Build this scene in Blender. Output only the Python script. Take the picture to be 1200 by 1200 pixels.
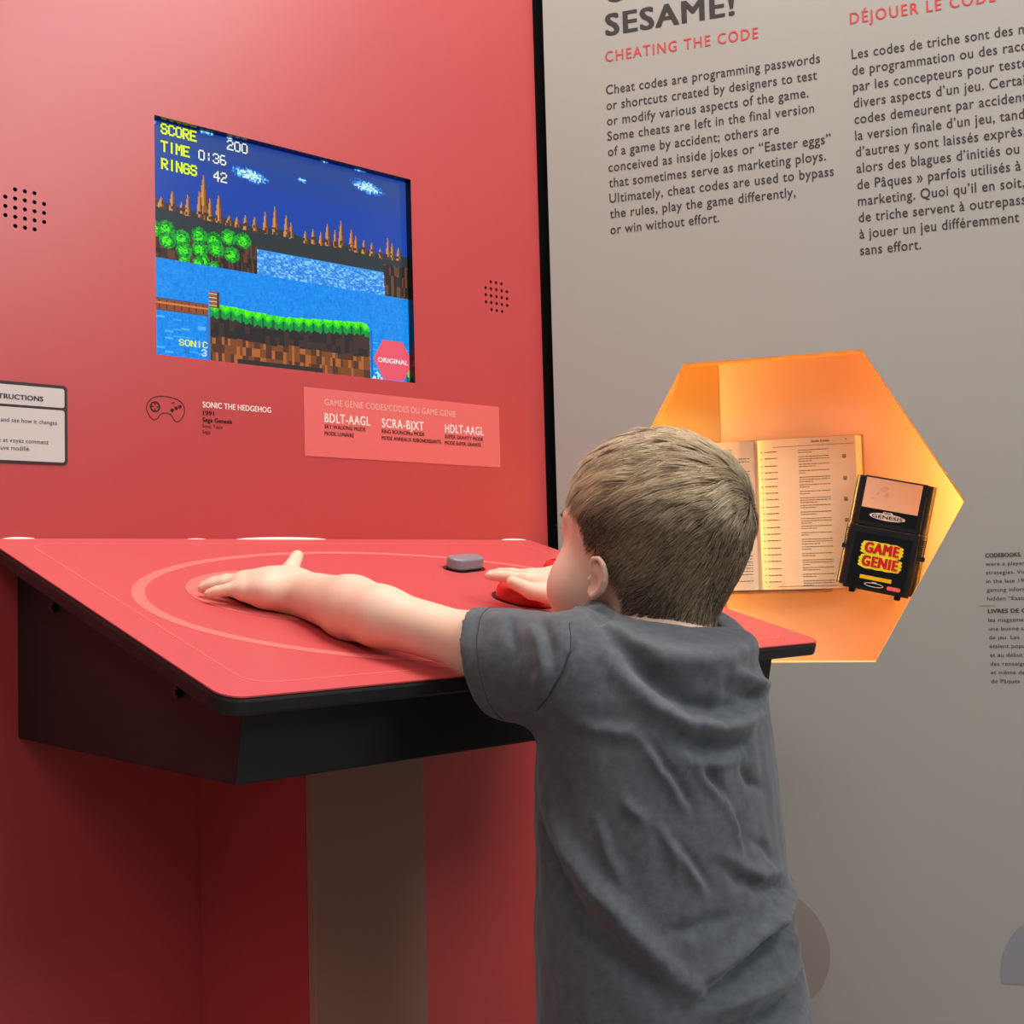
import bpy, bmesh, math, random
import numpy as np
from mathutils import Vector, Matrix

# ---------------------------------------------------------------- clean + camera + light
for o in list(bpy.data.objects):
    bpy.data.objects.remove(o, do_unlink=True)
scn = bpy.context.scene
COL = scn.collection
rng = np.random.default_rng(11)
random.seed(11)

CAM_POS = Vector((0.0, -1.2, 0.90))
cam_d = bpy.data.cameras.new('camera')
cam_o = bpy.data.objects.new('camera', cam_d)
COL.objects.link(cam_o)
_right = Vector((0.73869038, -0.67349808, -0.02714506))
_down = Vector((0.01730695, 0.05921003, -0.99809551))
_fwd = Vector((0.67382267, 0.73681375, 0.05539408))
cam_o.matrix_world = Matrix((
    (_right.x, -_down.x, -_fwd.x, CAM_POS.x),
    (_right.y, -_down.y, -_fwd.y, CAM_POS.y),
    (_right.z, -_down.z, -_fwd.z, CAM_POS.z),
    (0, 0, 0, 1)))
cam_d.sensor_fit = 'HORIZONTAL'
cam_d.sensor_width = 36.0
cam_d.lens = 36.0 * 1429.65 / 1200.0
cam_d.clip_start = 0.02
scn.camera = cam_o

world = bpy.data.worlds.new('world')
scn.world = world
world.use_nodes = True
bg = world.node_tree.nodes['Background']
bg.inputs['Color'].default_value = (0.86, 0.93, 1.0, 1)
bg.inputs['Strength'].default_value = 0.17


def area(name, loc, target, size, power, color, sy=None):
    d = bpy.data.lights.new(name, 'AREA')
    d.shape = 'RECTANGLE'
    d.size = size
    d.size_y = sy or size
    d.energy = power
    d.color = color
    o = bpy.data.objects.new(name, d)
    COL.objects.link(o)
    o.location = loc
    o.rotation_euler = (Vector(target) - Vector(loc)).to_track_quat('-Z', 'Y').to_euler()
    return o


area('ceiling_lamp_key', (0.60, -0.42, 2.75), (0.65, -0.50, 0.8), 0.8, 29, (1.0, 0.96, 0.90))
area('ceiling_lamp_wall', (1.42, -1.65, 2.68), (1.05, -0.65, 0.9), 0.7, 24, (0.97, 0.98, 1.0))
area('ceiling_lamp_hall', (1.25, -3.0, 2.6), (1.0, -0.6, 0.8), 1.2, 48, (0.95, 0.98, 1.0))
area('ceiling_lamp_side', (-0.9, -1.5, 2.75), (0.1, -0.2, 1.2), 1.2, 20, (1.0, 0.95, 0.92))

scn.view_settings.view_transform = 'Standard'
scn.view_settings.look = 'None'
scn.view_settings.gamma = 1.0
scn.view_settings.use_curve_mapping = False
scn.view_settings.exposure = 0.0


# ---------------------------------------------------------------- helpers
def lin(c):
    c = np.asarray(c, float) / 255.0
    return np.where(c <= 0.04045, c / 12.92, ((c + 0.055) / 1.055) ** 2.4)


def mat(name, rgb, rough=0.5, spec=0.5, noise=0.0, nscale=40.0, bump=0.0, bscale=200.0, metal=0.0, coat=0.0):
    m = bpy.data.materials.new(name)
    m.use_nodes = True
    nt = m.node_tree
    b = nt.nodes['Principled BSDF']
    c = tuple(lin(rgb)) + (1,)
    b.inputs['Base Color'].default_value = c
    b.inputs['Roughness'].default_value = rough
    b.inputs['Specular IOR Level'].default_value = spec
    b.inputs['Metallic'].default_value = metal
    b.inputs['Coat Weight'].default_value = coat
    tc = nt.nodes.new('ShaderNodeTexCoord')
    if noise > 0:
        n = nt.nodes.new('ShaderNodeTexNoise')
        n.inputs['Scale'].default_value = nscale
        n.inputs['Detail'].default_value = 4
        nt.links.new(tc.outputs['Object'], n.inputs['Vector'])
        r = nt.nodes.new('ShaderNodeValToRGB')
        lo = tuple(np.clip(np.array(c[:3]) * (1 - noise), 0, 1)) + (1,)
        hi = tuple(np.clip(np.array(c[:3]) * (1 + noise), 0, 1)) + (1,)
        r.color_ramp.elements[0].color = lo
        r.color_ramp.elements[1].color = hi
        r.color_ramp.elements[0].position = 0.3
        r.color_ramp.elements[1].position = 0.7
        nt.links.new(n.outputs['Fac'], r.inputs['Fac'])
        nt.links.new(r.outputs['Color'], b.inputs['Base Color'])
    if bump > 0:
        n2 = nt.nodes.new('ShaderNodeTexNoise')
        n2.inputs['Scale'].default_value = bscale
        n2.inputs['Detail'].default_value = 3
        nt.links.new(tc.outputs['Object'], n2.inputs['Vector'])
        bp = nt.nodes.new('ShaderNodeBump')
        bp.inputs['Strength'].default_value = bump
        bp.inputs['Distance'].default_value = 0.002
        nt.links.new(n2.outputs['Fac'], bp.inputs['Height'])
        nt.links.new(bp.outputs['Normal'], b.inputs['Normal'])
    return m


def emat(name, rgb, strength=1.0):
    m = bpy.data.materials.new(name)
    m.use_nodes = True
    nt = m.node_tree
    b = nt.nodes['Principled BSDF']
    b.inputs['Base Color'].default_value = (0.01, 0.01, 0.01, 1)
    b.inputs['Roughness'].default_value = 0.3
    b.inputs['Emission Color'].default_value = tuple(lin(rgb)) + (1,)
    b.inputs['Emission Strength'].default_value = strength
    return m


def obj(name, me, mats=None, parent=None):
    o = bpy.data.objects.new(name, me)
    COL.objects.link(o)
    if mats is not None:
        if not isinstance(mats, (list, tuple)):
            mats = [mats]
        for m in mats:
            me.materials.append(m)
    if parent is not None:
        o.parent = parent
    return o


def bm_obj(name, bm, mats=None, parent=None, smooth=False, bevel=0.0, seg=2):
    bmesh.ops.recalc_face_normals(bm, faces=bm.faces)
    me = bpy.data.meshes.new(name)
    if smooth:
        for f in bm.faces:
            f.smooth = True
    bm.to_mesh(me)
    bm.free()
    o = obj(name, me, mats, parent)
    if bevel > 0:
        md = o.modifiers.new('bevel', 'BEVEL')
        md.width = bevel
        md.segments = seg
        md.limit_method = 'ANGLE'
        md.angle_limit = math.radians(40)
    return o


def empty(name, loc, label, cat, group=None, parent=None):
    o = bpy.data.objects.new(name, None)
    COL.objects.link(o)
    o.empty_display_size = 0.05
    o.location = loc
    o['label'] = label
    o['category'] = cat
    if group:
        o['group'] = group
    o['_base'] = 1
    return o


def adopt(child, root):
    """parent keeping the child's world position (roots are only translated)"""
    child.parent = root
    child.matrix_parent_inverse = Matrix.Translation(-Vector(root.location))
    return child


def box_bm(bm, lo, hi, M=None):
    x0, y0, z0 = lo
    x1, y1, z1 = hi
    vs = [bm.verts.new(Vector(p) if M is None else M @ Vector(p)) for p in
          ((x0, y0, z0), (x1, y0, z0), (x1, y1, z0), (x0, y1, z0), (x0, y0, z1), (x1, y0, z1), (x1, y1, z1), (x0, y1, z1))]
    for f in ((0, 3, 2, 1), (4, 5, 6, 7), (0, 1, 5, 4), (1, 2, 6, 5), (2, 3, 7, 6), (3, 0, 4, 7)):
        bm.faces.new([vs[i] for i in f])


def prism_bm(bm, pts, d0, d1, M):
    """closed polygon pts (u,v) extruded from d0 to d1 along local third axis, M maps (u,v,d)->world"""
    a = [bm.verts.new(M @ Vector((p[0], p[1], d0))) for p in pts]
    b = [bm.verts.new(M @ Vector((p[0], p[1], d1))) for p in pts]
    bm.faces.new(a)
    bm.faces.new(b[::-1])
    n = len(pts)
    for i in range(n):
        bm.faces.new((a[i], b[i], b[(i + 1) % n], a[(i + 1) % n]))


def ring_bm(bm, outer, inner, d0, d1, M):
    n = len(outer)
    A = [[bm.verts.new(M @ Vector((p[0], p[1], d))) for p in L] for L, d in ((outer, d0), (inner, d0), (outer, d1), (inner, d1))]
    for i in range(n):
        j = (i + 1) % n
        bm.faces.new((A[0][i], A[0][j], A[1][j], A[1][i]))
        bm.faces.new((A[2][i], A[3][i], A[3][j], A[2][j]))
        bm.faces.new((A[0][i], A[2][i], A[2][j], A[0][j]))
        bm.faces.new((A[1][i], A[1][j], A[3][j], A[3][i]))


def rrect(x0, y0, x1, y1, r, n=8):
    pts = []
    for cx, cy, a0 in ((x1 - r, y1 - r, 0), (x0 + r, y1 - r, 90), (x0 + r, y0 + r, 180), (x1 - r, y0 + r, 270)):
        for i in range(n + 1):
            a = math.radians(a0 + 90 * i / n)
            pts.append((cx + r * math.cos(a), cy + r * math.sin(a)))
    return pts


def circ(cx, cy, rx, ry=None, n=48, rot=0.0):
    ry = ry or rx
    out = []
    for i in range(n):
        a = 2 * math.pi * i / n
        x, y = rx * math.cos(a), ry * math.sin(a)
        out.append((cx + x * math.cos(rot) - y * math.sin(rot), cy + x * math.sin(rot) + y * math.cos(rot)))
    return out


def stroke_bm(bm, pts, w, d0, d1, M, closed=False):
    n = len(pts)
    P = [Vector(p).to_2d() if len(p) > 2 else Vector(p) for p in pts]
    L, Rr = [], []
    for i in range(n):
        a = P[(i - 1) % n] if (closed or i > 0) else P[i]
        b = P[(i + 1) % n] if (closed or i < n - 1) else P[i]
        t = (b - a).normalized()
        nn = Vector((-t.y, t.x)) * w / 2
        L.append(P[i] + nn)
        Rr.append(P[i] - nn)
    if closed:
        ring_bm(bm, [tuple(p) for p in L], [tuple(p) for p in Rr], d0, d1, M)
    else:
        prism_bm(bm, [tuple(p) for p in L] + [tuple(p) for p in Rr[::-1]], d0, d1, M)


# text: each line is (string, x, baseline, width or None, size); drawn in plane M
_cap = None


def text_geo(s, bold=0.0, sp=1.0):
    cu = bpy.data.curves.new('t', 'FONT')
    cu.body = s
    cu.size = 1.0
    plain = bold > .007 or (bold > 0 and 'M' in s)
    stack = max(bold - .002, .004) if plain else 0
    cu.offset = 0 if plain else bold
    cu.space_character = sp
    cu.resolution_u = 3
    cu.extrude = 0.0
    o = bpy.data.objects.new('t', cu)
    COL.objects.link(o)
    dg = bpy.context.evaluated_depsgraph_get()
    me = bpy.data.meshes.new_from_object(o.evaluated_get(dg), depsgraph=dg)
    V = np.zeros(len(me.vertices) * 3)
    me.vertices.foreach_get('co', V)
    V = V.reshape(-1, 3)
    F = [tuple(p.vertices) for p in me.polygons]
    bpy.data.objects.remove(o)
    bpy.data.meshes.remove(me)
    bpy.data.curves.remove(cu)
    if stack > 0:
        VV, FF = [], []
        lv = 0
        for dx in ((-stack, stack) if stack < .01 else (-stack, 0, stack)):
            for dy in ((0,) if stack < .01 else (-.35 * stack, .35 * stack)):
                k = sum(len(v) for v in VV)
                VV.append(V + np.array([dx, dy, lv]))
                FF += [tuple(k + i for i in f) for f in F]
                lv += 1
        return np.concatenate(VV), FF
    return V, F


def cap_h():
    global _cap
    if _cap is None:
        V, F = text_geo('H')
        _cap = V[:, 1].max()
    return _cap


def text_obj(name, lines, M, material, parent, lift=0.0004, bold=0.0):
    """lines: (string, x, baseline, width|None, cap_height[, bold])"""
    verts, faces = [], []
    for ln in lines:
        s, x, y, w, ch = ln[:5]
        b = ln[5] if len(ln) > 5 else bold
        V, F = text_geo(s, b, ln[6] if len(ln) > 6 else 1.04)
        if len(V) == 0:
            continue
        k = ch / cap_h()
        kx = k if w is None else w / (V[:, 0].max() - V[:, 0].min())
        U = np.c_[x + (V[:, 0] - V[:, 0].min()) * kx, y + V[:, 1] * k, lift + math.copysign(.00003, lift) * V[:, 2]] if lift < .01 else np.c_[x + (V[:, 0] - V[:, 0].min()) * kx, y + V[:, 1] * k, lift - .00003 * V[:, 2]]
        base = len(verts)
        verts += [tuple(M @ Vector(p)) for p in U]
        faces += [tuple(base + i for i in f) for f in F]
    me = bpy.data.meshes.new(name)
    me.from_pydata(verts, [], faces)
    me.update()
    return obj(name, me, material, parent)


def mesh_arrays(name, V, Q, smooth=True, tri=False):
    V = np.asarray(V, np.float32)
    Q = np.asarray(Q, np.int32)
    k = Q.shape[1]
    me = bpy.data.meshes.new(name)
    me.vertices.add(len(V))
    me.vertices.foreach_set('co', V.ravel())
    me.loops.add(Q.size)
    me.loops.foreach_set('vertex_index', Q.ravel())
    me.polygons.add(len(Q))
    me.polygons.foreach_set('loop_start', np.arange(len(Q), dtype=np.int32) * k)
    me.update(calc_edges=True)
    me.validate()
    if smooth:
        me.polygons.foreach_set('use_smooth', np.ones(len(me.polygons), bool))
    return me


def boolean_cut(o, cutter_bm):
    me = bpy.data.meshes.new('cut')
    bmesh.ops.recalc_face_normals(cutter_bm, faces=cutter_bm.faces)
    cutter_bm.to_mesh(me)
    cutter_bm.free()
    c = bpy.data.objects.new('cut', me)
    COL.objects.link(c)
    md = o.modifiers.new('b', 'BOOLEAN')
    md.operation = 'DIFFERENCE'
    md.object = c
    md.solver = 'EXACT'
    dg = bpy.context.evaluated_depsgraph_get()
    new = bpy.data.meshes.new_from_object(o.evaluated_get(dg), depsgraph=dg)
    o.modifiers.remove(md)
    old = o.data
    o.data = new
    bpy.data.meshes.remove(old)
    bpy.data.objects.remove(c)
    bpy.data.meshes.remove(me)


# ---------------------------------------------------------------- materials
M_red = mat('red_laminate', (186, 62, 60), 0.36, 0.6, noise=0.03, nscale=3.0)
M_redtop = mat('red_desk_laminate', (200, 79, 79), 0.42, 0.45, noise=0.02, nscale=5)
M_redmark = mat('pale_red_print', (226, 116, 109), 0.45, 0.4)
M_core = mat('black_core', (9, 9, 12), 0.25, 0.5)
M_black = mat('black_board', (27, 25, 26), 0.5, 0.4, noise=0.15, nscale=12)
M_blackgap = mat('black_trim', (5, 5, 6), 0.7, 0.2)
M_grey = mat('grey_wall_paint', (163, 160, 151), 0.6, 0.3, noise=0.02, nscale=3)
M_greyletter = mat('dark_lettering', (62, 58, 56), 0.7, 0.2)
M_redletter = mat('red_lettering', (205, 66, 62), 0.6, 0.3)
M_darkred = mat('dark_print', (62, 22, 24), 0.6, 0.2)
M_white = mat('white_print', (246, 226, 214), 0.5, 0.3)
M_sign = mat('sign_card', (205, 198, 190), 0.5, 0.3)
M_signdark = mat('sign_border', (52, 44, 44), 0.5, 0.3)
M_panel = mat('pale_panel_film', (222, 104, 98), 0.45, 0.4)
M_taupe = mat('taupe_panel', (168, 120, 104), 0.5, 0.3, noise=0.03, nscale=6)
M_floor = mat('floor_vinyl', (150, 140, 132), 0.45, 0.4, noise=0.1, nscale=14)
M_ceil = mat('ceiling_paint', (150, 148, 145), 0.8, 0.2, noise=0.02)

# ---------------------------------------------------------------- setting
Z3 = Vector((0, 0, 1))
# red wall: front at y=0, local (u,v,d) -> (x, z, depth behind)
M_R = Matrix(((1, 0, 0, 0), (0, 0, 1, 0), (0, 1, 0, 0), (0, 0, 0, 1)))
# grey wall: s along, z up, d behind
E0 = Vector((1.16214, 0, 0))
G = Vector((0.5, -0.8660254, 0))
HN = Vector((0.8660254, 0.5, 0))
M_G = Matrix(((G.x, 0, HN.x, E0.x), (G.y, 0, HN.y, E0.y), (0, 1, 0, 0), (0, 0, 0, 1)))


def structure(o):
    o['kind'] = 'structure'
    return o


SX0, SX1, SZ0, SZ1 = 0.59213, 0.93909, 1.14944, 1.40932
bm = bmesh.new()
prism_bm(bm, [(-0.9, 0.0), (1.16214, 0.0), (1.16214, 2.75), (-0.9, 2.75)], 0, 0.011, M_R)
wall_l = structure(bm_obj('wall_left', bm, [M_red, M_core]))
cut = bmesh.new()
prism_bm(cut, [(SX0, SZ0), (SX1, SZ0), (SX1, SZ1), (SX0, SZ1)], -0.01, 0.03, M_R)
holes = []
for cx, cz, dx, dz in ((0.4536, 1.2799, 0.00955, 0.00918), (1.0799, 1.2787, 0.0095, 0.0094)):
    for i in range(-2, 3):
        for j in range(-2, 3):
            if abs(i) == 2 and abs(j) == 2:
                continue
            holes.append((cx + i * dx, cz + j * dz))
for hx, hz in holes:
    prism_bm(cut, circ(hx, hz, 0.0021, n=14), -0.01, 0.03, M_R)
boolean_cut(wall_l, cut)
me = wall_l.data
for p in me.polygons:
    c = p.center
    inside = (-0.89 < c.x < 1.16) and 0.01 < c.z < 2.74
    p.material_index = 1 if (abs(p.normal.y) < 0.5 and inside) or p.normal.y > 0.5 else 0

bm = bmesh.new()
HS, HZ, HR = 0.30915, 0.98255, 0.22885
hexp = [(HS + HR * math.cos(math.radians(60 * i)), HZ + HR * math.sin(math.radians(60 * i))) for i in range(6)]
prism_bm(bm, [(0.0149, 0), (1.9, 0), (1.9, 2.75), (0.0149, 2.75)], 0, 0.030, M_G)
wall_r = structure(bm_obj('wall_right', bm, [M_grey]))
cut = bmesh.new()
prism_bm(cut, hexp, -0.02, 0.06, M_G)
boolean_cut(wall_r, cut)
M_side = mat('orange_side_panel', (255, 212, 122), 0.5, 0.3)
wall_r.data.materials.append(M_side)
for p in wall_r.data.polygons:
    c = M_G.inverted() @ p.center
    if abs(p.normal.dot(HN)) < 0.5 and .06 < c.x < .6 and .7 < c.y < 1.3:
        p.material_index = 1

bm = bmesh.new()
prism_bm(bm, [(1.16214, 0), (1.200, 0), (1.200, 2.75), (1.16214, 2.75)], 0.004, 0.03, M_R)
structure(bm_obj('trim_1', bm, M_blackgap))
bm = bmesh.new()
box_bm(bm, (-0.9, -3.2, -0.03), (2.4, 0.6, 0.0))
structure(bm_obj('floor', bm, M_floor))
bm = bmesh.new()
box_bm(bm, (-0.9, -3.2, 2.80), (2.4, 0.6, 2.83))
structure(bm_obj('ceiling', bm, M_ceil))

# ---- printing on the grey wall
text_obj('headline_text', [('OPEN', 0.1040, 1.6885, 0.112, 0.0295, 0.034, 1.1), ('SESAME!', 0.1033, 1.6428, 0.1765, 0.0295, 0.034, 1.12)], M_G, M_greyletter, wall_r, lift=-0.0004)
text_obj('subtitle_text', [('CHEATING THE CODE', 0.1021, 1.6060, 0.2072, 0.0145, 0.014, 1.22),
                           ('DÉJOUER LE CODE', 0.4264, 1.6052, 0.1759, 0.0145, 0.014, 1.22)], M_G, M_redletter, wall_r, lift=-0.0004)
en = [('Cheat codes are programming passwords', 1.5606, .2853), ('or shortcuts created by designers to test', 1.5389, .2807),
      ('or modify various aspects of the game.', 1.5172, .2690), ('Some cheats are left in the final version', 1.4959, .2754),
      ('of a game by accident; others are', 1.4744, .2297), ('conceived as inside jokes or “Easter eggs”', 1.4526, .2946),
      ('that sometimes serve as marketing ploys.', 1.4311, .2876), ('Ultimately, cheat codes are used to bypass', 1.4096, .2967),
      ('the rules, play the game differently,', 1.3882, .2475), ('or win without effort.', 1.3662, .1477)]
text_obj('paragraph_text', [(s, .1016, z, w, .0126, .007, 1.07) for s, z, w in en], M_G, M_greyletter, wall_r, lift=-0.0004)
fr = ['Les codes de triche sont des mots', 'de programmation ou des raccourcis', 'par les concepteurs pour tester', 'divers aspects d’un jeu. Certains',
      'codes demeurent par accident dans', 'la version finale d’un jeu, tandis que', 'd’autres y sont laissés exprès,', 'alors des blagues d’initiés ou',
      'de Pâques » parfois utilisés à', 'marketing. Quoi qu’il en soit,', 'de triche servent à outrepasser', 'à jouer un jeu différemment', 'sans effort.']
_k = 0.1898 / (lambda v: v[:, 0].max() - v[:, 0].min())(text_geo('à jouer un jeu différemment', .007, 1.07)[0])
frl = []
for i, s in enumerate(fr):
    v = text_geo(s, .007, 1.07)[0]
    frl.append((s, .4266, 1.5590 - i * 0.02139, (v[:, 0].max() - v[:, 0].min()) * _k, .0126, .007, 1.07))
text_obj('paragraph_text', frl, M_G, M_greyletter, wall_r, lift=-0.0004)
cb = [('CODEBOOKS.', .9116, .0413, .0048, .03), ('were a player', .9013, None, .0046, 0), ('strategies. Video', .8907, None, .0046, 0), ('in the late 1980s', .8801, None, .0046, 0),
      ('gaming information', .8695, None, .0046, 0), ('hidden “Easter eggs”', .8588, None, .0046, 0),
      ('LIVRES DE CODES.', .8434, None, .0048, .03), ('les magazines', .8327, None, .0046, 0), ('une bonne source', .8220, None, .0046, 0), ('de jeu. Les', .8114, None, .0046, 0),
      ('étaient populaires', .8007, None, .0046, 0), ('et au début', .7900, None, .0046, 0), ('des renseignements', .7794, None, .0046, 0), ('et même des', .7688, None, .0046, 0), ('de Pâques', .7581, None, .0046, 0)]
_k2 = .0413 / (lambda v: v[:, 0].max() - v[:, 0].min())(text_geo('were a playe', 0)[0])
cbl = []
for s, z, w, ch, b in cb:
    if w is None:
        v = text_geo(s, b)[0]
        w = (v[:, 0].max() - v[:, 0].min()) * _k2
    cbl.append((s, .5583, z, w, ch, b))
text_obj('caption_text', cbl, M_G, M_greyletter, wall_r, lift=-0.0004)
bm = bmesh.new()
prism_bm(bm, [(.5495, .8523), (.5670, .8523), (.5670, .8528), (.5495, .8528)], -0.0004, 0, M_G)
bm_obj('caption_rule', bm, mat('rule_grey', (142, 138, 130), 0.7), wall_r)
M_dA = mat('warm_grey_disc', (150, 138, 130), 0.6, 0.3)
M_dB = mat('blue_grey_disc', (141, 141, 148), 0.6, 0.3)
bm = bmesh.new()
prism_bm(bm, circ(0.274, 0.42, 0.0795, n=64), -0.0004, 0, M_G)
bm_obj('wall_graphic', bm, M_dA, wall_r)
bm = bmesh.new()
pts = [(0.6125 + 0.0595 * math.cos(a), 0.4065 + 0.074 * math.sin(a)) for a in np.linspace(math.pi + 0.12, -0.12, 40)]
prism_bm(bm, pts, -0.0004, 0, M_G)
bm_obj('wall_graphic', bm, M_dB, wall_r)

# ---- printing on the red wall
text_obj('game_title_text', [('SONIC THE HEDGEHOG', .6446, 1.0967, .0857, .0062, .03)], M_R, M_white, wall_l, lift=-0.0004)
text_obj('game_credits_text', [('1991', .6449, 1.0883, .0137, .0047, .03), ('Sega Genesis', .6444, 1.0809, .0361, .0047, .03),
                               ('Sonic Team', .6443, 1.0743, .0241, .0040, 0), ('Sega', .6442, 1.0681, .0094, .0040, 0)], M_R, M_darkred, wall_l, lift=-0.0004)
ctrl = [(.5794, 1.0908), (.5812, 1.0970), (.5850, 1.1014), (.5900, 1.1038), (.5960, 1.1050), (.6030, 1.1051), (.6099, 1.1042), (.6155, 1.1028), (.6196, 1.1004), (.6224, 1.0970), (.6234, 1.0928),
        (.6229, 1.0885), (.6210, 1.0840), (.6185, 1.0808), (.6158, 1.0790), (.6130, 1.0789), (.6108, 1.0806), (.6090, 1.0838), (.6070, 1.0862), (.6027, 1.0874), (.5971, 1.0868),
        (.5945, 1.0846), (.5925, 1.0814), (.5903, 1.0795), (.5881, 1.0790), (.5858, 1.0801), (.5832, 1.0828), (.5807, 1.0868)]
bm = bmesh.new()
stroke_bm(bm, ctrl, .0007, -0.0004, 0, M_R, closed=True)
ring_bm(bm, circ(.5894, 1.0931, .0058), circ(.5894, 1.0931, .0043), -0.0004, 0, M_R)
for a, b in (((.5894, 1.0948), (.5894, 1.0972)), ((.5894, 1.0914), (.5894, 1.0890)), ((.5911, 1.0931), (.5935, 1.0931)), ((.5877, 1.0931), (.5853, 1.0931))):
    stroke_bm(bm, [a, b], .0010, -0.0004, 0, M_R)
for x, z in ((.6090, 1.0908), (.6136, 1.0933), (.6180, 1.0953)):
    prism_bm(bm, circ(x, z, .00195, n=20), -0.0004, 0, M_R)
stroke_bm(bm, [(.6084, 1.0982), (.6119, 1.0998)], .0009, -0.0004, 0, M_R)
bm_obj('gamepad_icon', bm, M_darkred, wall_l)

# code panel: pale film on the wall
cp = empty('code_panel', (0.926, -0.0005, 1.05), 'pale red rectangular panel of white cheat codes under the screen, on the red wall', 'information panel')
bm = bmesh.new()
prism_bm(bm, [(.7742, 1.0499), (1.0784, 1.0490), (1.0784, 1.1300), (.7742, 1.1306)], -0.0005, 0, M_R)
adopt(bm_obj('film', bm, M_panel), cp)
adopt(text_obj('heading_text', [('GAME GENIE CODES/CODES DU GAME GENIE', .8026, 1.1112, .2006, .0075, -.008)], M_R, mat('pale_print', (240, 190, 178), .5, .3), None, lift=-0.0008), cp)
for ln in (('BDLT-AAGL', .8021, 1.0909, .0654, .0107, .026, 1.12), ('SCRA-BJXT', .8851, 1.0903, .0652, .0107, .026, 1.12), ('HDLT-AAGL', .9845, 1.0899, .0654, .0107, .026, 1.12)):
    adopt(text_obj('code_text', [ln], M_R, M_white, None, lift=-0.0008), cp)
for pair in ((('SKY WALKING MODE', .8020, 1.0837, .0587, .0046, .012), ('MODE LUNAIRE', .8018, 1.0755, .0416, .0046, .012)),
             (('RING BOUNCING MODE', .8849, 1.0832, .0662, .0046, .012), ('MODE ANNEAUX REBONDISSANTS', .8847, 1.0750, .0927, .0046, .012)),
             (('SUPER GRAVITY MODE', .9843, 1.0825, .0646, .0046, .012), ('MODE SUPER GRAVITÉ', .9840, 1.0746, .0609, .0046, .012))):
    adopt(text_obj('mode_text', list(pair), M_R, M_darkred, None, lift=-0.0008), cp)

# instruction sign
sg = empty('instruction_sign', (0.36, -0.0012, 1.0265), 'white instruction card with rounded dark border on the red wall, left of the screen', 'sign')
bm = bmesh.new()
prism_bm(bm, rrect(.20, 1.0266, .4945, 1.1066, .004), -0.0012, 0, M_R)
adopt(bm_obj('border', bm, M_signdark), sg)
bm = bmesh.new()
prism_bm(bm, rrect(.2028, 1.0291, .4914, 1.0814, .0024), -0.0016, -0.0012, M_R)
prism_bm(bm, rrect(.2028, 1.0840, .4914, 1.1033, .0024), -0.0016, -0.0012, M_R)
adopt(bm_obj('card', bm, M_sign), sg)
V, _f = text_geo('TRUCTIONS', .03)
_w1 = V[:, 0].max() - V[:, 0].min()
V, _f = text_geo('INSTRUCTIONS', .03)
_w2 = (V[:, 0].max() - V[:, 0].min()) * (.0440 / _w1)
adopt(text_obj('heading_text', [('INSTRUCTIONS', .4701 - _w2, 1.0892, _w2, .0046, .03)], M_R, M_signdark, None, lift=-0.0019), sg)
_kb = (.4837 - .4287) / (lambda v: v[:, 0].max() - v[:, 0].min())(text_geo('and see how it changes')[0])
bl = []
for s, xr, z in (('Enter a code and see how it changes', .4837, 1.0665), ('Entrez un code et voyez comment', .4750, 1.0466), ('le jeu se trouve modifié.', .4568, 1.0391)):
    v = text_geo(s)[0]
    w = (v[:, 0].max() - v[:, 0].min()) * _kb
    bl.append((s, xr - w, z, w, .0042))
adopt(text_obj('body_text', bl, M_R, M_signdark, None, lift=-0.0019), sg)

# speakers behind the drilled holes
for cx, lab in ((0.4536, 'loudspeaker behind a round cluster of drilled holes left of the screen'), (1.0799, 'loudspeaker behind a round cluster of drilled holes right of the screen, near the corner')):
    sp = empty('loudspeaker', (cx, 0.011, 1.279), lab, 'loudspeaker', 'loudspeakers behind the red wall')
    bm = bmesh.new()
    prism_bm(bm, rrect(cx - .034, 1.245, cx + .034, 1.313, .006), 0.0112, 0.016, M_R)
    adopt(bm_obj('mounting_plate', bm, M_blackgap), sp)
    bm = bmesh.new()
    for (r0, d0), (r1, d1) in zip(((.031, .016), (.028, .030), (.016, .032)), ((.028, .030), (.016, .032), (.016, .045))):
        a = [bm.verts.new(M_R @ Vector((x, z, d0))) for x, z in circ(cx, 1.279, r0, n=28)]
        b = [bm.verts.new(M_R @ Vector((x, z, d1))) for x, z in circ(cx, 1.279, r1, n=28)]
        for i in range(28):
            bm.faces.new((a[i], a[(i + 1) % 28], b[(i + 1) % 28], b[i]))
    bmesh.ops.remove_doubles(bm, verts=bm.verts, dist=1e-5)
    adopt(bm_obj('basket', bm, M_black), sp)

# ---------------------------------------------------------------- screen with the running game
scr = empty('display_screen', ((SX0 + SX1) / 2, 0.011, SZ0), 'lit video screen set into the red wall, showing a blue pixel landscape with score lines', 'screen')
bm = bmesh.new()
prism_bm(bm, [(SX0 - .015, SZ0 - .015), (SX1 + .015, SZ0 - .015), (SX1 + .015, SZ1 + .015), (SX0 - .015, SZ1 + .015)], 0.0116, 0.05, M_R)
adopt(bm_obj('housing', bm, M_black), scr)
PXW = (SX1 - SX0) / 320.0
PZH = (SZ1 - SZ0) / 240.0
RX0, RY0, RW, RH = -4, -5, 334, 250
img = np.zeros((RH, RW, 3))
YY, XX = np.mgrid[0:RH, 0:RW]
xx = XX + RX0 + 0.5
yy = YY + RY0 + 0.5


def put(mask, c):
    img[mask] = c


def vnoise(sx, sy, seed):
    r = np.random.default_rng(seed).random((int(RH / sy) + 3, int(RW / sx) + 3))
    return r[(YY / sy).astype(int), (XX / sx).astype(int)]


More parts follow.
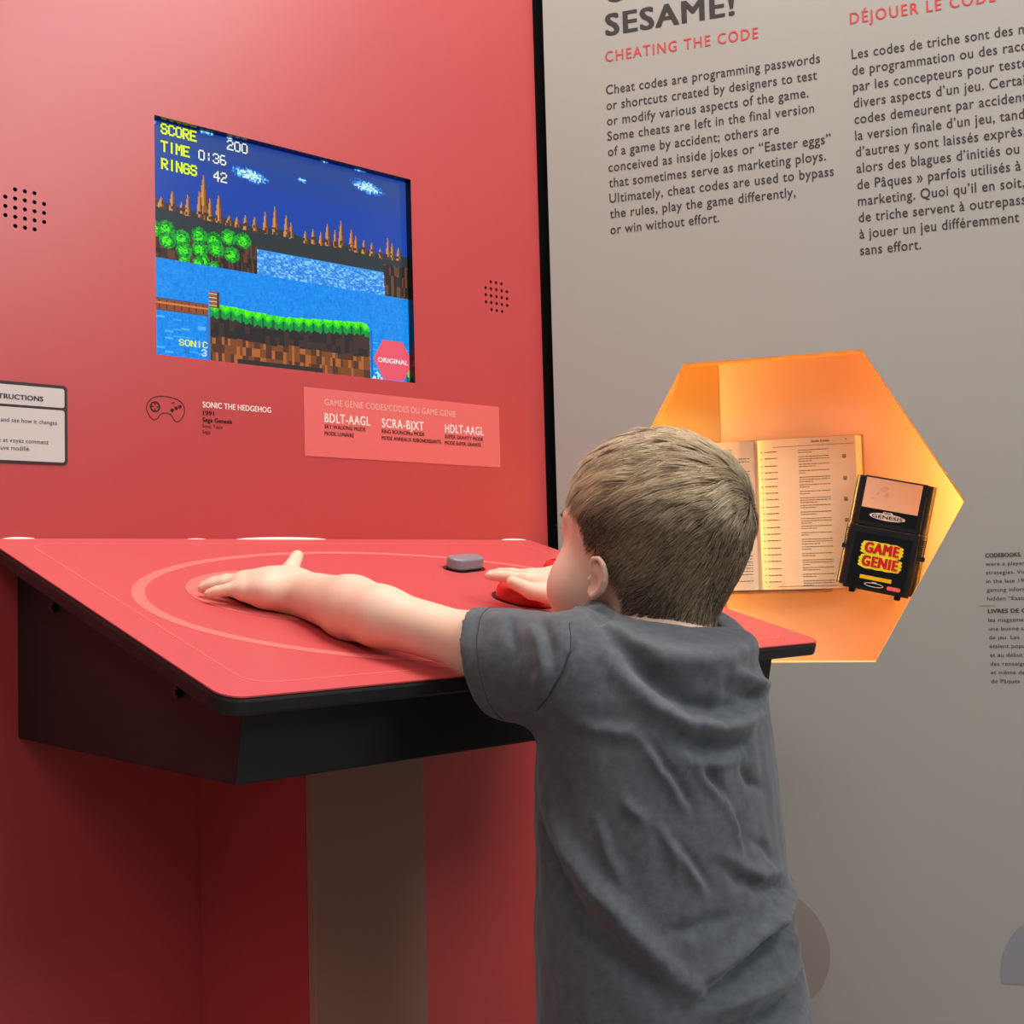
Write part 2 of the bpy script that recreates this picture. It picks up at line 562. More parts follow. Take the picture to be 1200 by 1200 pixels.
put(np.ones_like(xx, bool), (19, 66, 166))
put(yy < 45, (28, 68, 156))
put(yy < 24, (38, 70, 146))  # hazier towards the top: glass reflection painted into the sky
put(yy < 1.5, (14, 30, 128))
# clouds
for cx, cy, w, h, sd in ((114, 35, 21, 6.5, 1), (265, 18, 21, 6.5, 2), (178, 27, 6, 2.5, 3), (61, -1, 10, 3.5, 4), (253, -2, 10, 3.5, 5), (208, -1, 6, 2.5, 6), (89, 0, 5, 3, 8), (2, 3, 6, 3, 9)):
    d = ((xx - cx) / w) ** 2 + ((yy - cy - .10 * (xx - cx)) / h) ** 2 + (vnoise(2, 1.6, sd) - .5) * 1.1
    put(d < 1.0, (30, 120, 226))
    put(d < .62, (96, 190, 240))
    put(d < .34, (196, 240, 236))
# far ridge with rock spires
ridge = np.interp(xx, [-4, 6, 32, 59, 81, 115, 150, 181, 229, 279, 313, 330], [82, 82, 85, 87, 87, 90, 87, 91, 88, 92, 90, 90])
put(yy > ridge, (44, 53, 57))
sp_r = np.random.default_rng(5)
spires = [(4, 74, 5), (24, 69, 4.5), (41, 69, 4), (12, 78, 5), (59, 45, 6.5), (54, 62, 4), (66, 68, 4), (76, 63, 5), (107, 78, 4), (118, 78, 4), (131, 70, 4), (143, 62, 4.5), (157, 69, 4.5), (163, 76, 3.5), (191, 78, 4), (201, 80, 3.5), (210, 69, 4.5), (220, 74, 3.5), (228, 62, 4.5), (242, 70, 4.5), (248, 76, 3.5), (259, 79, 4), (270, 80, 4), (293, 71, 4), (299, 76, 4), (308, 80, 4), (34, 78, 3.5), (88, 83, 5), (97, 82, 4), (181, 82, 4), (282, 85, 4)]
for px, top, hw in spires:
    base = float(np.interp(px, [-4, 6, 32, 59, 81, 115, 150, 181, 229, 279, 313, 330], [82, 82, 85, 87, 87, 90, 87, 91, 88, 92, 90, 90])) + 6
    wdt = hw * np.clip((yy - top) / max(base - top, 1), 0, 1) ** .7
    m = (yy > top) & (yy < base) & (np.abs(xx - px) < wdt)
    put(m, (146, 88, 46))
    put(m & (xx < px - .1 * wdt), (206, 140, 74))
    put(m & (xx > px + .5 * wdt), (92, 56, 36))
    put(m & (yy > base - 8) & (vnoise(2, 3, 17) > .55), (70, 52, 42))
# bank with bushes
bank = (xx < 120) & (yy > np.interp(xx, [-4, 100, 108, 120], [112, 118, 106, 110])) & (yy < 142)
put(bank, (62, 44, 38))
put(bank & (vnoise(2, 9, 21) > .62), (98, 62, 44))
put(bank & (vnoise(3, 5, 22) > .78), (36, 32, 32))
for bx, by in ((4, 111), (17, 109), (34, 116), (53, 110), (70, 112), (87, 106), (104, 107), (36, 128), (54, 124), (72, 121), (90, 124), (58, 135), (36, 138), (18, 121), (52, 138), (70, 140)):
    r = 9.0 if by < 132 else 6.5
    d = ((xx - bx) / r) ** 2 + ((yy - by) / (r * .95)) ** 2
    put(d < 1, (8, 112, 44))
    put((d < 1) & (vnoise(2, 2, bx + 7) > .45), (18, 170, 40))
    put((((xx - bx + 1) / (r * .55)) ** 2 + ((yy - by - 1) / (r * .55)) ** 2 < 1) & (vnoise(2, 1, bx + 3) > .3), (70, 240, 20))
# far water band, right bank
fall = (xx > 120) & (xx < 287) & (yy > 112.5) & (yy < 141)
put(fall, (46, 128, 226))
put(fall & (vnoise(2, 2, 31) > .55), (74, 160, 240))
put(fall & (vnoise(3, 1.4, 32) > .74), (126, 200, 250))
put(fall & (yy < 114), (30, 160, 250))
rb = (xx > 286 + np.clip((yy - 128) * .35, 0, 9)) & (yy > 103) & (yy < 142)
put(rb, (46, 38, 36))
put(rb & (vnoise(2.5, 11, 41) > .5), (104, 66, 44))
put(rb & (vnoise(4, 12, 42) > .75), (34, 32, 32))
# water
wat = (yy >= 140.5)
put(wat, (6, 138, 238))
put(wat & (vnoise(3, 1.3, 51) > .72), (22, 150, 242))
put(wat & (vnoise(2, 4, 52) > .86), (4, 128, 232))
put(wat & (yy > 196) & (vnoise(9, 1.4, 53) > .9), (70, 180, 250))
# plank bridge and post
br = (xx < 62) & (yy > 180) & (yy < 193)
put(br, (150, 74, 38))
put(br & ((xx % 8) < 1.4), (58, 40, 40))
put(br & ((yy < 182) | (yy > 191)), (92, 84, 92))
put(br & (yy > 184) & (yy < 186.5), (214, 124, 66))
# turf block
top = np.interp(xx, [62, 70, 91, 113, 149, 210, 253, 260, 265], [178, 178.5, 179, 181, 182, 178, 175, 176, 181])
blk = (xx > 64) & (xx < 264.5)
dirt = blk & (yy > top + 6)
put(dirt, (64, 48, 44))
put(dirt & (vnoise(6, 7, 61) > .5), (44, 38, 40))
low = dirt & (yy > 212 + 3 * vnoise(7, 300, 62))
put(low, (128, 72, 36))
put(low & (vnoise(7, 9, 63) > .52), (84, 52, 36))
put(low & (vnoise(3.5, 9, 64) > .74), (176, 100, 48))
put(blk & (yy > 232.5) & (xx > 95) & (xx < 200), (52, 44, 46))
tooth = top + 12.5 + 3.2 * np.abs(((xx + 3 * vnoise(9, 400, 65)) % 9) / 4.5 - 1)
gr_ = blk & (yy > top) & (yy < tooth)
put(gr_, (8, 150, 60))
ph = np.abs((xx % 12.6) / 6.3 - 1)
put(gr_ & (yy < top + 9.5 - 5 * ph), (36, 214, 32))
put(gr_ & (yy < top + 7 - 6.5 * ph) & (vnoise(1.5, 3, 67) > .25), (96, 250, 16))
put(gr_ & (ph > .82) & (yy > top + 5), (10, 96, 52))
put((xx > 264.5) & (xx < 268) & (yy > 183), (16, 104, 190))
put((xx > 60) & (xx < 64.5) & (yy > 193), (52, 120, 196))
post = (xx > 63) & (xx < 75.5) & (yy > 166) & (yy < 183)
put(post, (150, 92, 56))
put(post & ((yy % 4) < 1.5), (214, 190, 170))
put(post & (xx > 72), (84, 60, 48))
lf = (xx > 316 + (yy - 222) * -.05) & (yy > 224 - (xx - 316) * .9) & (yy > 214)
put(lf, (44, 104, 74))
put(lf & (vnoise(3, 3, 71) > .6), (150, 190, 70))
put((np.abs(xx - 274) < (yy - 228) * .8) & (yy > 228) & (vnoise(2, 3, 72) > .35), (190, 232, 220))
LI = lin(img)
vx = SX0 + (np.arange(RW + 1) + RX0) * PXW
vz = SZ1 - (np.arange(RH + 1) + RY0) * PZH
gx, gz = np.meshgrid(vx, vz)
V = np.c_[gx.ravel(), np.full(gx.size, 0.0114), gz.ravel()]
idx = np.arange((RW + 1) * (RH + 1)).reshape(RH + 1, RW + 1)
Q = np.stack([idx[1:, :-1], idx[1:, 1:], idx[:-1, 1:], idx[:-1, :-1]], -1).reshape(-1, 4)
me = mesh_arrays('picture', V, Q, smooth=False)
at = me.color_attributes.new('hue', 'FLOAT_COLOR', 'CORNER')
cc = np.ones((RH * RW, 4, 4), np.float32)
cc[:, :, :3] = LI.reshape(-1, 1, 3)
at.data.foreach_set('color', cc.ravel())
M_pic = emat('screen_glow', (255, 255, 255), 1.0)
an = M_pic.node_tree.nodes.new('ShaderNodeVertexColor')
an.layer_name = 'hue'
M_pic.node_tree.links.new(an.outputs['Color'], M_pic.node_tree.nodes['Principled BSDF'].inputs['Emission Color'])
M_pic.node_tree.nodes['Principled BSDF'].inputs['Roughness'].default_value = 0.17
M_pic.node_tree.nodes['Principled BSDF'].inputs['Specular IOR Level'].default_value = 0.35
adopt(obj('picture', me, M_pic), scr)

FONT = {'S': '01110 10001 10000 01110 00001 10001 01110', 'C': '01110 10001 10000 10000 10000 10001 01110', 'O': '01110 10001 10001 10001 10001 10001 01110',
        'R': '11110 10001 10001 11110 10100 10010 10001', 'E': '11111 10000 10000 11110 10000 10000 11111', 'T': '11111 00100 00100 00100 00100 00100 00100',
        'I': '00100 00100 00100 00100 00100 00100 00100', 'M': '10001 11011 10101 10101 10001 10001 10001', 'N': '10001 11001 11001 10101 10011 10011 10001',
        'G': '01110 10001 10000 10111 10001 10001 01110', '0': '01110 10001 10001 10001 10001 10001 01110', '2': '01110 10001 00001 00110 01000 10000 11111',
        '3': '01110 10001 00001 00110 00001 10001 01110', '4': '00010 00110 01010 10010 11111 00010 00010', '6': '01110 10000 10000 11110 10001 10001 01110',
        ':': '00000 00100 00100 00000 00100 00100 00000', 'X': '10001 10001 01010 00100 01010 10001 10001', ' ': ' '.join(['00000'] * 7)}


def pix_text(items, name, rgb, strength=1.0, d=0.0112, shade=False):
    vs, fs = [], []
    for s, x, y, adv, ph_, grow in items:
        pw = adv * .88 / 5
        hh = ph_ / 7
        for n, ch in enumerate(s):
            for r, row in enumerate(FONT[ch].split()):
                for c, b in enumerate(row):
                    if b == '1':
                        a0 = x + n * adv + c * pw - grow
                        a1 = a0 + pw * 1.18 + 2 * grow
                        b0 = y + r * hh - grow
                        b1 = b0 + hh * 1.06 + 2 * grow
                        k = len(vs)
                        X0, X1, Z0, Z1 = SX0 + (a0 + 0) * PXW, SX0 + a1 * PXW, SZ1 - b0 * PZH, SZ1 - b1 * PZH
                        vs += [(X0, d, Z1), (X1, d, Z1), (X1, d, Z0), (X0, d, Z0)]
                        fs.append((k, k + 1, k + 2, k + 3))
    me = bpy.data.meshes.new(name)
    me.from_pydata(vs, [], fs)
    adopt(obj(name, me, emat(name, rgb, strength)), scr)


yl = [('SCORE', 12, 2, 8, 11, .2), ('TIME', 12, 20, 8, 11, .2), ('RINGS', 12, 38, 8, 11, .2)]
wh = [('200', 86, 2, 8.5, 11, 0), ('0:36', 53, 20, 8.2, 11, 0), ('42', 70, 38.5, 8.2, 11, 0)]
pix_text([(s, x, y, a, h, .7) for s, x, y, a, h, g in yl + wh], 'text_shadow', (24, 34, 70), d=0.01125)
pix_text(yl, 'score_text', (222, 246, 24))
pix_text(wh, 'number_text', (226, 236, 240))
pix_text([('SONIC', 29, 219.5, 6.5, 6.5, 0)], 'lives_text', (232, 244, 30))
pix_text([('3', 54, 227.5, 6, 7, 0)], 'lives_number', (236, 244, 244))
pix_text([('X', 35, 227.5, 6, 6, 0)], 'lives_sign', (24, 90, 120))
bm = bmesh.new()
cxh, czh = SX0 + 296.5 * PXW, SZ1 - 214.5 * PZH
prism_bm(bm, [(cxh + .0302 * math.cos(math.radians(60 * i)), cxh * 0 + czh + .0285 * math.sin(math.radians(60 * i))) for i in range(6)], 0.0109, 0.0112, M_R)
bdg = adopt(bm_obj('badge', bm, emat('badge_glow', (234, 84, 104), 1.0)), scr)
t = text_obj('badge_text', [('ORIGINAL', SX0 + 274.5 * PXW, SZ1 - 218 * PZH, 43 * PXW, .0058, .02)], M_R, emat('badge_text_glow', (250, 236, 236), 1.0), None, lift=0.0107)
t.parent = bdg
t.matrix_parent_inverse = Matrix.Translation(-Vector(scr.location)) @ Matrix.Translation(Vector(scr.location))

# ---------------------------------------------------------------- control desk
TILT = math.radians(15.7)
ZB = 0.95351
M_D = Matrix(((1, 0, 0, 0), (0, math.cos(TILT), -math.sin(TILT), 0), (0, math.sin(TILT), math.cos(TILT), ZB), (0, 0, 0, 1)))   # (x, v up-slope, height)
TK = 0.0150
desk = empty('control_desk', (0.70, -0.11, 0), 'sloping red-topped control desk on a black housing and pedestal, against the red wall', 'control desk')
XL, XR, VF = 0.4130, 1.1255, -0.4745
RC = .019
out = []
for cx, cy, a0 in ((XR - RC, VF + RC, 270), (XR, 0, None), (XL, 0, None), (XL + RC, VF + RC, 180)):
    if a0 is None:
        out.append((cx, -0.0015))
    else:
        for i in range(9):
            a = math.radians(a0 + 90 * i / 8)
            out.append((cx + RC * math.cos(a), cy + RC * math.sin(a)))
bm = bmesh.new()
prism_bm(bm, out, -TK, -0.0012, M_D)
top = adopt(bm_obj('desk_board', bm, M_black, bevel=.003), desk)
bm = bmesh.new()
ins = [(x + (.0008 if x < .7 else -.0008), max(v, VF + .0008)) for x, v in out]
prism_bm(bm, ins, -0.0012, 0, M_D)
lam = adopt(bm_obj('red_top', bm, M_redtop), desk)


def on_lam(o):
    o.parent = lam
    return o


def onboard(name, bm, m, parent=lam, **k):
    o = bm_obj(name, bm, m, **k)
    o.parent = parent
    return o


# printed outlines
bm = bmesh.new()
a = rrect(.4455, -.4515, 1.0915, -.0235, .022)
b = rrect(.4467, -.4503, 1.0903, -.0247, .021)
ring_bm(bm, a, b, 0, .00025, M_D)
onboard('outline_print', bm, M_redmark)
bm = bmesh.new()
ring_bm(bm, circ(.7562, -.2605, .2999, .1975, n=120), circ(.7562, -.2605, .2880, .1880, n=120), 0, .00025, M_D)
onboard('ring_print', bm, M_redmark)
bm = bmesh.new()
prism_bm(bm, circ(.629, -.228, .112, .092, n=90), 0, .00025, M_D)
onboard('spot_print', bm, M_redmark)
# trackball under the left hand
tb_c = (.612, -.238)
bm = bmesh.new()
prof = [(.0, .0050), (.020, .0048), (.034, .0040), (.044, .0034), (.052, .0032), (.060, .0028), (.064, .002), (.065, 0.0)]
rings = []
for r, h in prof:
    if r == 0:
        rings.append([bm.verts.new(M_D @ Vector((tb_c[0], tb_c[1], h)))])
    else:
        rings.append([bm.verts.new(M_D @ Vector((x, y, h))) for x, y in circ(tb_c[0], tb_c[1], r, n=40)])
for A, B in zip(rings, rings[1:]):
    for i in range(40):
        j = (i + 1) % 40
        bm.faces.new((A[0], B[i], B[j]) if len(A) == 1 else (A[i], B[i], B[j], A[j]))
o = adopt(bm_obj('trackball', bm, M_core, smooth=True), desk)


def button(cx, cy, r, col, lab=None):
    bm = bmesh.new()
    prism_bm(bm, circ(cx, cy, r + .004, n=40), 0, .0012, M_D)
    rim = adopt(bm_obj('button_rim', bm, M_core), desk)
    bm = bmesh.new()
    prof = [(0, .0185), (r * .5, .018), (r * .8, .0165), (r * .94, .0135), (r, .009), (r, .0012)]
    rg = []
    for q, h in prof:
        rg.append([bm.verts.new(M_D @ Vector((cx, cy, h)))] if q == 0 else [bm.verts.new(M_D @ Vector((x, y, h))) for x, y in circ(cx, cy, q, n=40)])
    for A, B in zip(rg, rg[1:]):
        for i in range(40):
            j = (i + 1) % 40
            bm.faces.new((A[0], B[i], B[j]) if len(A) == 1 else (A[i], B[i], B[j], A[j]))
    o = adopt(bm_obj('push_button', bm, col, smooth=True), desk)
    if lab:
        o['label'] = lab
    return o


M_btn = mat('red_button_plastic', (214, 34, 26), 0.22, 0.5)
button(.868, -.277, .031, M_btn, 'round red push button under the boy\'s right hand')
button(1.013, -.194, .031, M_btn, 'round red push button beyond the boy\'s face')
# grey pill button
M_gbtn = mat('grey_button_plastic', (134, 134, 140), 0.3, 0.5)
Mp = M_D @ Matrix.Translation((.893, -.146, 0)) @ Matrix.Rotation(math.radians(14), 4, 'Z')
bm = bmesh.new()
prism_bm(bm, rrect(-.0300, -.0155, .0300, .0155, .015), 0, .0010, Mp)
adopt(bm_obj('button_rim', bm, M_core), desk)
bm = bmesh.new()
prism_bm(bm, rrect(-.0270, -.0125, .0270, .0125, .0122), .0008, .0145, Mp)
o = adopt(bm_obj('push_button', bm, M_gbtn, bevel=.003, seg=3), desk)
o['label'] = 'grey oblong push button'
# glints of light in the back joint, built as pale flecks
M_glint = mat('pale_glint', (240, 214, 206), .5)
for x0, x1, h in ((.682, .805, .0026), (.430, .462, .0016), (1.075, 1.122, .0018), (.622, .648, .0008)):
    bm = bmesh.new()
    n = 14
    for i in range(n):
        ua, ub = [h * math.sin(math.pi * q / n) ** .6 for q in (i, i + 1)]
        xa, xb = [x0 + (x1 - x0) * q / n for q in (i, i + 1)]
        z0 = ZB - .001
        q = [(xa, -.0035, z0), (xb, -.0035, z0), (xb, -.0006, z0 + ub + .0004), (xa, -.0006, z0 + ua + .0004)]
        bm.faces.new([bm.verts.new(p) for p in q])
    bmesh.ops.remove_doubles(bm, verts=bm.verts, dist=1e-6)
    adopt(bm_obj('joint_glint', bm, M_glint), desk)

# housing (wedge) under the board
hx0, hx1 = .4440, 1.0755


def under(y):
    return ZB + (y * math.tan(TILT)) - TK / math.cos(TILT) - .0004


bm = bmesh.new()
yb, yf = -.4147, -.4275
sec = [(-.0005, .7600), (yb, .7584), (yf, under(yf)), (-.0005, under(-.0005))]
A = [bm.verts.new((hx0, y, z)) for y, z in sec]
B = [bm.verts.new((hx1, y, z)) for y, z in sec]
bm.faces.new(A)
bm.faces.new(B[::-1])
for i in range(4):
    j = (i + 1) % 4
    bm.faces.new((A[i], B[i], B[j], A[j]))
hous = adopt(bm_obj('housing', bm, M_black, bevel=.0015), desk)
for y, z in ((-.0957, .8859), (-.3325, .8211)):
    bm = bmesh.new()
    Mx = Matrix(((0, 0, -1, hx0), (1, 0, 0, y), (0, 1, 0, z), (0, 0, 0, 1)))
    prism_bm(bm, circ(0, 0, .0046, n=16), 0, .0040, Mx)
    prism_bm(bm, rrect(-.0036, -.0022, .0036, .0022, .001), .0040, .0056, Mx)
    o = bm_obj('bolt', bm, M_core)
    o.parent = hous
# pedestal: red flank, taupe front
px0, px1, pyf = .6346, .7665, -.2185
bm = bmesh.new()
box_bm(bm, (px0, pyf + .012, 0), (px1 - .0006, -.0006, .7585))
ped = adopt(bm_obj('pedestal', bm, M_red), desk)
bm = bmesh.new()
box_bm(bm, (px0 + .0005, pyf, 0), (px1, pyf + .012, .7585))
o = bm_obj('front_panel', bm, M_taupe, bevel=.0008)
o.parent = ped

# ---------------------------------------------------------------- lit hexagonal display case in the grey wall
case = empty('display_case', tuple(E0 + G * .3 + HN * .031 + Z3 * .73), 'amber lit display case seen through the hexagonal opening in the grey wall', 'display case')
M_back = mat('amber_back_panel', (244, 196, 158), 0.55, 0.3)
M_led = emat('amber_led', (255, 190, 116), 27.0)
M_led2 = emat('amber_led_strong', (255, 200, 112), 330.0)
DB = .105


def slab(name, pts, z0, z1, m, parent):
    bm = bmesh.new()
    A = [bm.verts.new(M_G @ Vector((s, z0, d))) for s, d in pts]
    B = [bm.verts.new(M_G @ Vector((s, z1, d))) for s, d in pts]
    bm.faces.new(A)
    bm.faces.new(B[::-1])
    n = len(pts)
    for i in range(n):
        bm.faces.new((A[i], B[i], B[(i + 1) % n], A[(i + 1) % n]))
    return adopt(bm_obj(name, bm, m), parent)


CZ0, CZ1 = .735, 1.235
slab('back_panel', [(.19, DB), (.62, DB), (.62, DB + .006), (.19, DB + .006)], CZ0, CZ1, M_back, case)
slab('side_panel', [(.040, .0305), (.226, DB - .0005), (.226, DB + .006), (.034, .0305)], CZ0, CZ1, M_side, case)
slab('side_panel', [(.60, .0305), (.606, .0305), (.606, DB - .0005), (.60, DB - .0005)], CZ0, CZ1, M_side, case)
slab('top_panel', [(.034, .0305), (.606, .0305), (.606, DB + .006), (.034, DB + .006)], CZ1 + .0005, CZ1 + .006, M_back, case)
slab('bottom_panel', [(.034, .0305), (.606, .0305), (.606, DB + .006), (.034, DB + .006)], CZ0 - .006, CZ0 - .0005, M_back, case)
slab('light_strip', [(.574, .0308), (.590, .0308), (.590, .036), (.574, .036)], .80, 1.17, M_led, case)
slab('light_strip', [(.052, .0308), (.064, .0308), (.064, .0335), (.052, .0335)], .80, 1.17, M_led2, case)

# open book on a clear ledge
book = empty('book', tuple(E0 + G * .2745 + HN * .085 + Z3 * .8765), 'open book of printed code lists standing in the amber display case', 'book')
M_page = mat('book_paper', (240, 206, 168), 0.6, 0.2, noise=0.02, nscale=30)
M_cover = mat('book_cover', (190, 150, 96), 0.5, 0.4)
M_pedge = mat('page_edges', (236, 208, 168), 0.7, 0.2, noise=.08, nscale=300)
BZ0, BZ1, GUT, BW = .8770, 1.0800, .2745, .134


def page_d(t):          # distance of the paper surface behind the wall, t=0 at gutter
    return .0705 + .010 * math.exp(-t / .010) + .0025 * (t / BW) ** 2


for sgn in (1, -1):
    bm = bmesh.new()
    n = 22
    fr_, bk_ = [], []
    for i in range(n + 1):
        t = BW * (i / n) ** 1.5
        fr_.append((GUT + sgn * t, page_d(t)))
        bk_.append((GUT + sgn * (t + .007 * i / n), .0855))
    pts = fr_ + bk_[::-1]
    for z0, z1 in ((BZ0, BZ1),):
        A = [bm.verts.new(M_G @ Vector((s, z0, d))) for s, d in pts]
        B = [bm.verts.new(M_G @ Vector((s, z1, d))) for s, d in pts]
        N = len(pts)
        for i in range(N):
            bm.faces.new((A[i], B[i], B[(i + 1) % N], A[(i + 1) % N]))
        for i in range(n):
            bm.faces.new((A[i], A[i + 1], A[N - 2 - i], A[N - 1 - i]))
            bm.faces.new((B[i], B[i + 1], B[N - 2 - i], B[N - 1 - i]))
    pg = bm_obj('page_block', bm, [M_page, M_pedge])
    for p in pg.data.polygons:
        c = M_G.inverted() @ p.center
        if abs(c.x - GUT) > BW - .0005:
            p.material_index = 1
    adopt(pg, book)
    # printed lines
    bm = bmesh.new()

    def ink(s0, s1, z, h):
        k = 5
        for i in range(k):
            a, b = s0 + (s1 - s0) * i / k, s0 + (s1 - s0) * (i + 1) / k
            da, db = page_d(abs(a - GUT)) - .0003, page_d(abs(b - GUT)) - .0003
            bm.faces.new([bm.verts.new(M_G @ Vector(q)) for q in ((a, z, da), (b, z, db), (b, z + h, db), (a, z + h, da))])
    r_ = random.Random(3)
    if sgn > 0:
        ink(.2760, .4060, 1.0690, .0005)
        z = 1.0625
        row = 0
        while z > .884:
            ink(.2835, .2855, z, .0011)
            x = .2885
            while x < .3055:
                w = r_.uniform(.002, .005)
                ink(x, min(x + w, .3060), z, .0011)
                x += w + .0009
            lines = 2 + (row % 3 == 1)
            for j in range(lines):
                zz = z + .0006 - j * .0031
                x = .3340
                e_ = .3740 if j < lines - 1 else .3340 + r_.uniform(.008, .024)
                while x < e_:
                    w = r_.uniform(.0016, .0046)
                    ink(x, min(x + w, e_), zz, .0008)
                    x += w + .0008
            z -= .0088 + .0014 * (lines - 2)
            row += 1
        ink(.2870, .3780, .8806, .0006)
        for zz in (1.0503, 1.0208, .9930, .965, .937, .910):
            for (a, b, c, d) in ((.3912, .3955, zz, .0008), (.3912, .3955, zz + .0040, .0008), (.3912, .3921, zz, .0045), (.3946, .3955, zz, .0045), (.3926, .3941, zz + .0012, .0020)):
                ink(a, b, c, d)
    else:
        ink(.1430, .2715, 1.0690, .0005)
        z = 1.060
        while z > .885:
            x = .15
            e_ = .268 if r_.random() > .3 else .23
            while x < e_:
                w = r_.uniform(.002, .006)
                ink(x, min(x + w, e_), z, .0008)
                x += w + .001
            z -= .0042 if r_.random() > .2 else .009
    adopt(bm_obj('printed_lines', bm, mat('page_ink', (96, 72, 58), .8, .1)), book)
adopt(text_obj('page_heading', [('Game Codes', .3509, 1.0735, .0240, .0026, .03)], M_G, mat('page_heading_ink', (52, 36, 30), .8, .1), None, lift=.0704), book)
adopt(text_obj('page_number', [('9', .3955, 1.0737, .0018, .0026, .03)], M_G, bpy.data.materials['page_heading_ink'], None, lift=.0704), book)
slab('cover', [(GUT - BW - .010, .0860), (GUT + BW + .010, .0860), (GUT + BW + .010, .0885), (GUT - BW - .010, .0885)], BZ0 - .0006, BZ1 + .002, M_cover, book)
M_acr = mat('clear_acrylic', (255, 250, 240), 0.05, 0.5)
M_acr.node_tree.nodes['Principled BSDF'].inputs['Transmission Weight'].default_value = 1.0
bm = bmesh.new()
for (s0, s1, z0, z1, d0, d1) in ((.175, .370, .8725, .8758, .0655, DB - .0005),):
    A = [Vector((s, z, d)) for s, z, d in ((s0, z0, d0), (s1, z0, d0), (s1, z1, d0), (s0, z1, d0), (s0, z0, d1), (s1, z0, d1), (s1, z1, d1), (s0, z1, d1))]
    vs = [bm.verts.new(M_G @ q) for q in A]
    for f in ((0, 1, 2, 3), (4, 7, 6, 5), (0, 4, 5, 1), (3, 2, 6, 7), (0, 3, 7, 4), (1, 5, 6, 2)):
        bm.faces.new([vs[i] for i in f])
adopt(bm_obj('acrylic_ledge', bm, M_acr, bevel=.0006), case)
for s0 in (.306, .2125):
    slab('acrylic_clip', [(s0, .0635), (s0 + .004, .0635), (s0 + .004, .0652), (s0, .0652)], .8725, .890, M_acr, case)

# game cartridge plugged into the adapter
ROT = math.atan2(-.0229, .0976) * .98
M_C = M_G @ Matrix.Translation((.3960, .9628, .0450)) @ Matrix.Rotation(ROT, 4, 'Z')     # (u, w, depth)
M_plast = mat('black_cartridge_plastic', (20, 19, 19), 0.22, 0.8, bump=.05, bscale=900)
M_label = mat('black_label', (12, 13, 16), 0.2, 0.5)
M_peach = mat('pale_label_art', (246, 190, 150), 0.3, 0.4)
M_lwhite = mat('label_white', (238, 218, 200), 0.4, 0.3)
M_pinkp = mat('label_pink', (232, 110, 110), 0.4, 0.3)
M_faint = mat('label_faint_pink', (240, 168, 140), 0.4, 0.3)
M_lyel = mat('label_yellow', (236, 226, 40), 0.4, 0.3)
M_lred = mat('label_red', (206, 22, 44), 0.4, 0.3)
M_lbar = mat('label_amber_bar', (240, 190, 20), 0.4, 0.3)
CW = .1003
cart = empty('game_cartridge', tuple(M_C @ Vector((CW / 2, 0, .008))), 'black game cartridge with pale pinkish label, plugged in above the red-lettered adapter', 'game cartridge')
bm = bmesh.new()
prism_bm(bm, rrect(.0100, .0002, CW - .0100, .0655, .002), 0, .016, M_C)
adopt(bm_obj('shell', bm, M_plast, bevel=.0012), cart)
for u0 in (.0, CW - .0102):
    bm = bmesh.new()
    pr = [(u0 + .0102 * (1 - math.cos(math.pi * i / 20)) if u0 == 0 else u0 + .0102 * math.sin(math.pi * i / 20),
           .0016 + .0085 * (1 - (math.sin(math.pi * i / 20) if u0 == 0 else math.cos(math.pi * i / 20)))) for i in range(11)]
    pts = pr + [(u0 + .0102, .016), (u0, .016)]
    A = [bm.verts.new(M_C @ Vector((u, .0002, d))) for u, d in pts]
    B = [bm.verts.new(M_C @ Vector((u, .0645, d))) for u, d in pts]
    bm.faces.new(A)
    bm.faces.new(B[::-1])
    for i in range(len(pts)):
        bm.faces.new((A[i], B[i], B[(i + 1) % len(pts)], A[(i + 1) % len(pts)]))
    adopt(bm_obj('grip_side', bm, M_plast, smooth=False), cart)
bm = bmesh.new()
prism_bm(bm, rrect(.0120, .0065, .0835, .0636, .002), -.0003, 0, M_C)
lb = adopt(bm_obj('label', bm, M_label), cart)


def on_label(name, bm, m, par):
    o = bm_obj(name, bm, m)
    o.parent = par
    o.matrix_parent_inverse = Matrix.Identity(4)
    return o


def fixsub(o, par, root):
    """sub-part of an adopted part: keep world position"""
    o.parent = par
    o.matrix_parent_inverse = Matrix.Identity(4)
    return o


bm = bmesh.new()
prism_bm(bm, [(.0126, .0240), (.0829, .0240), (.0829, .0632), (.0126, .0632)], -.0005, -.0003, M_C)
fixsub(bm_obj('label_art', bm, M_peach), lb, cart)
bm = bmesh.new()
for fx, fz, fa, fb, fr_ in ((.0365, .0505, .0058, .0034, .3), (.0300, .0440, .0030, .0016, .9), (.0410, .0430, .0026, .0042, -.4), (.0245, .0370, .0034, .0012, .2)):
    prism_bm(bm, circ(fx, fz, fa, fb, n=18, rot=fr_), -.0006, -.0005, M_C)
fixsub(bm_obj('faded_print', bm, M_faint), lb, cart)
bm = bmesh.new()
prism_bm(bm, circ(.0468, .0150, .0225, .0046, n=40), -.0005, -.0003, M_C)
prism_bm(bm, rrect(.0405, .0185, .0525, .0215, .001), -.0006, -.0003, M_C)
fixsub(bm_obj('emblem', bm, M_lwhite), lb, cart)
fixsub(text_obj('emblem_text', [('GENESIS', .0275, .0128, .0385, .0042, .02), ('SEGA', .0422, .0192, .0086, .0017, .03)], M_C, M_label, None, lift=-.0008), lb, cart)

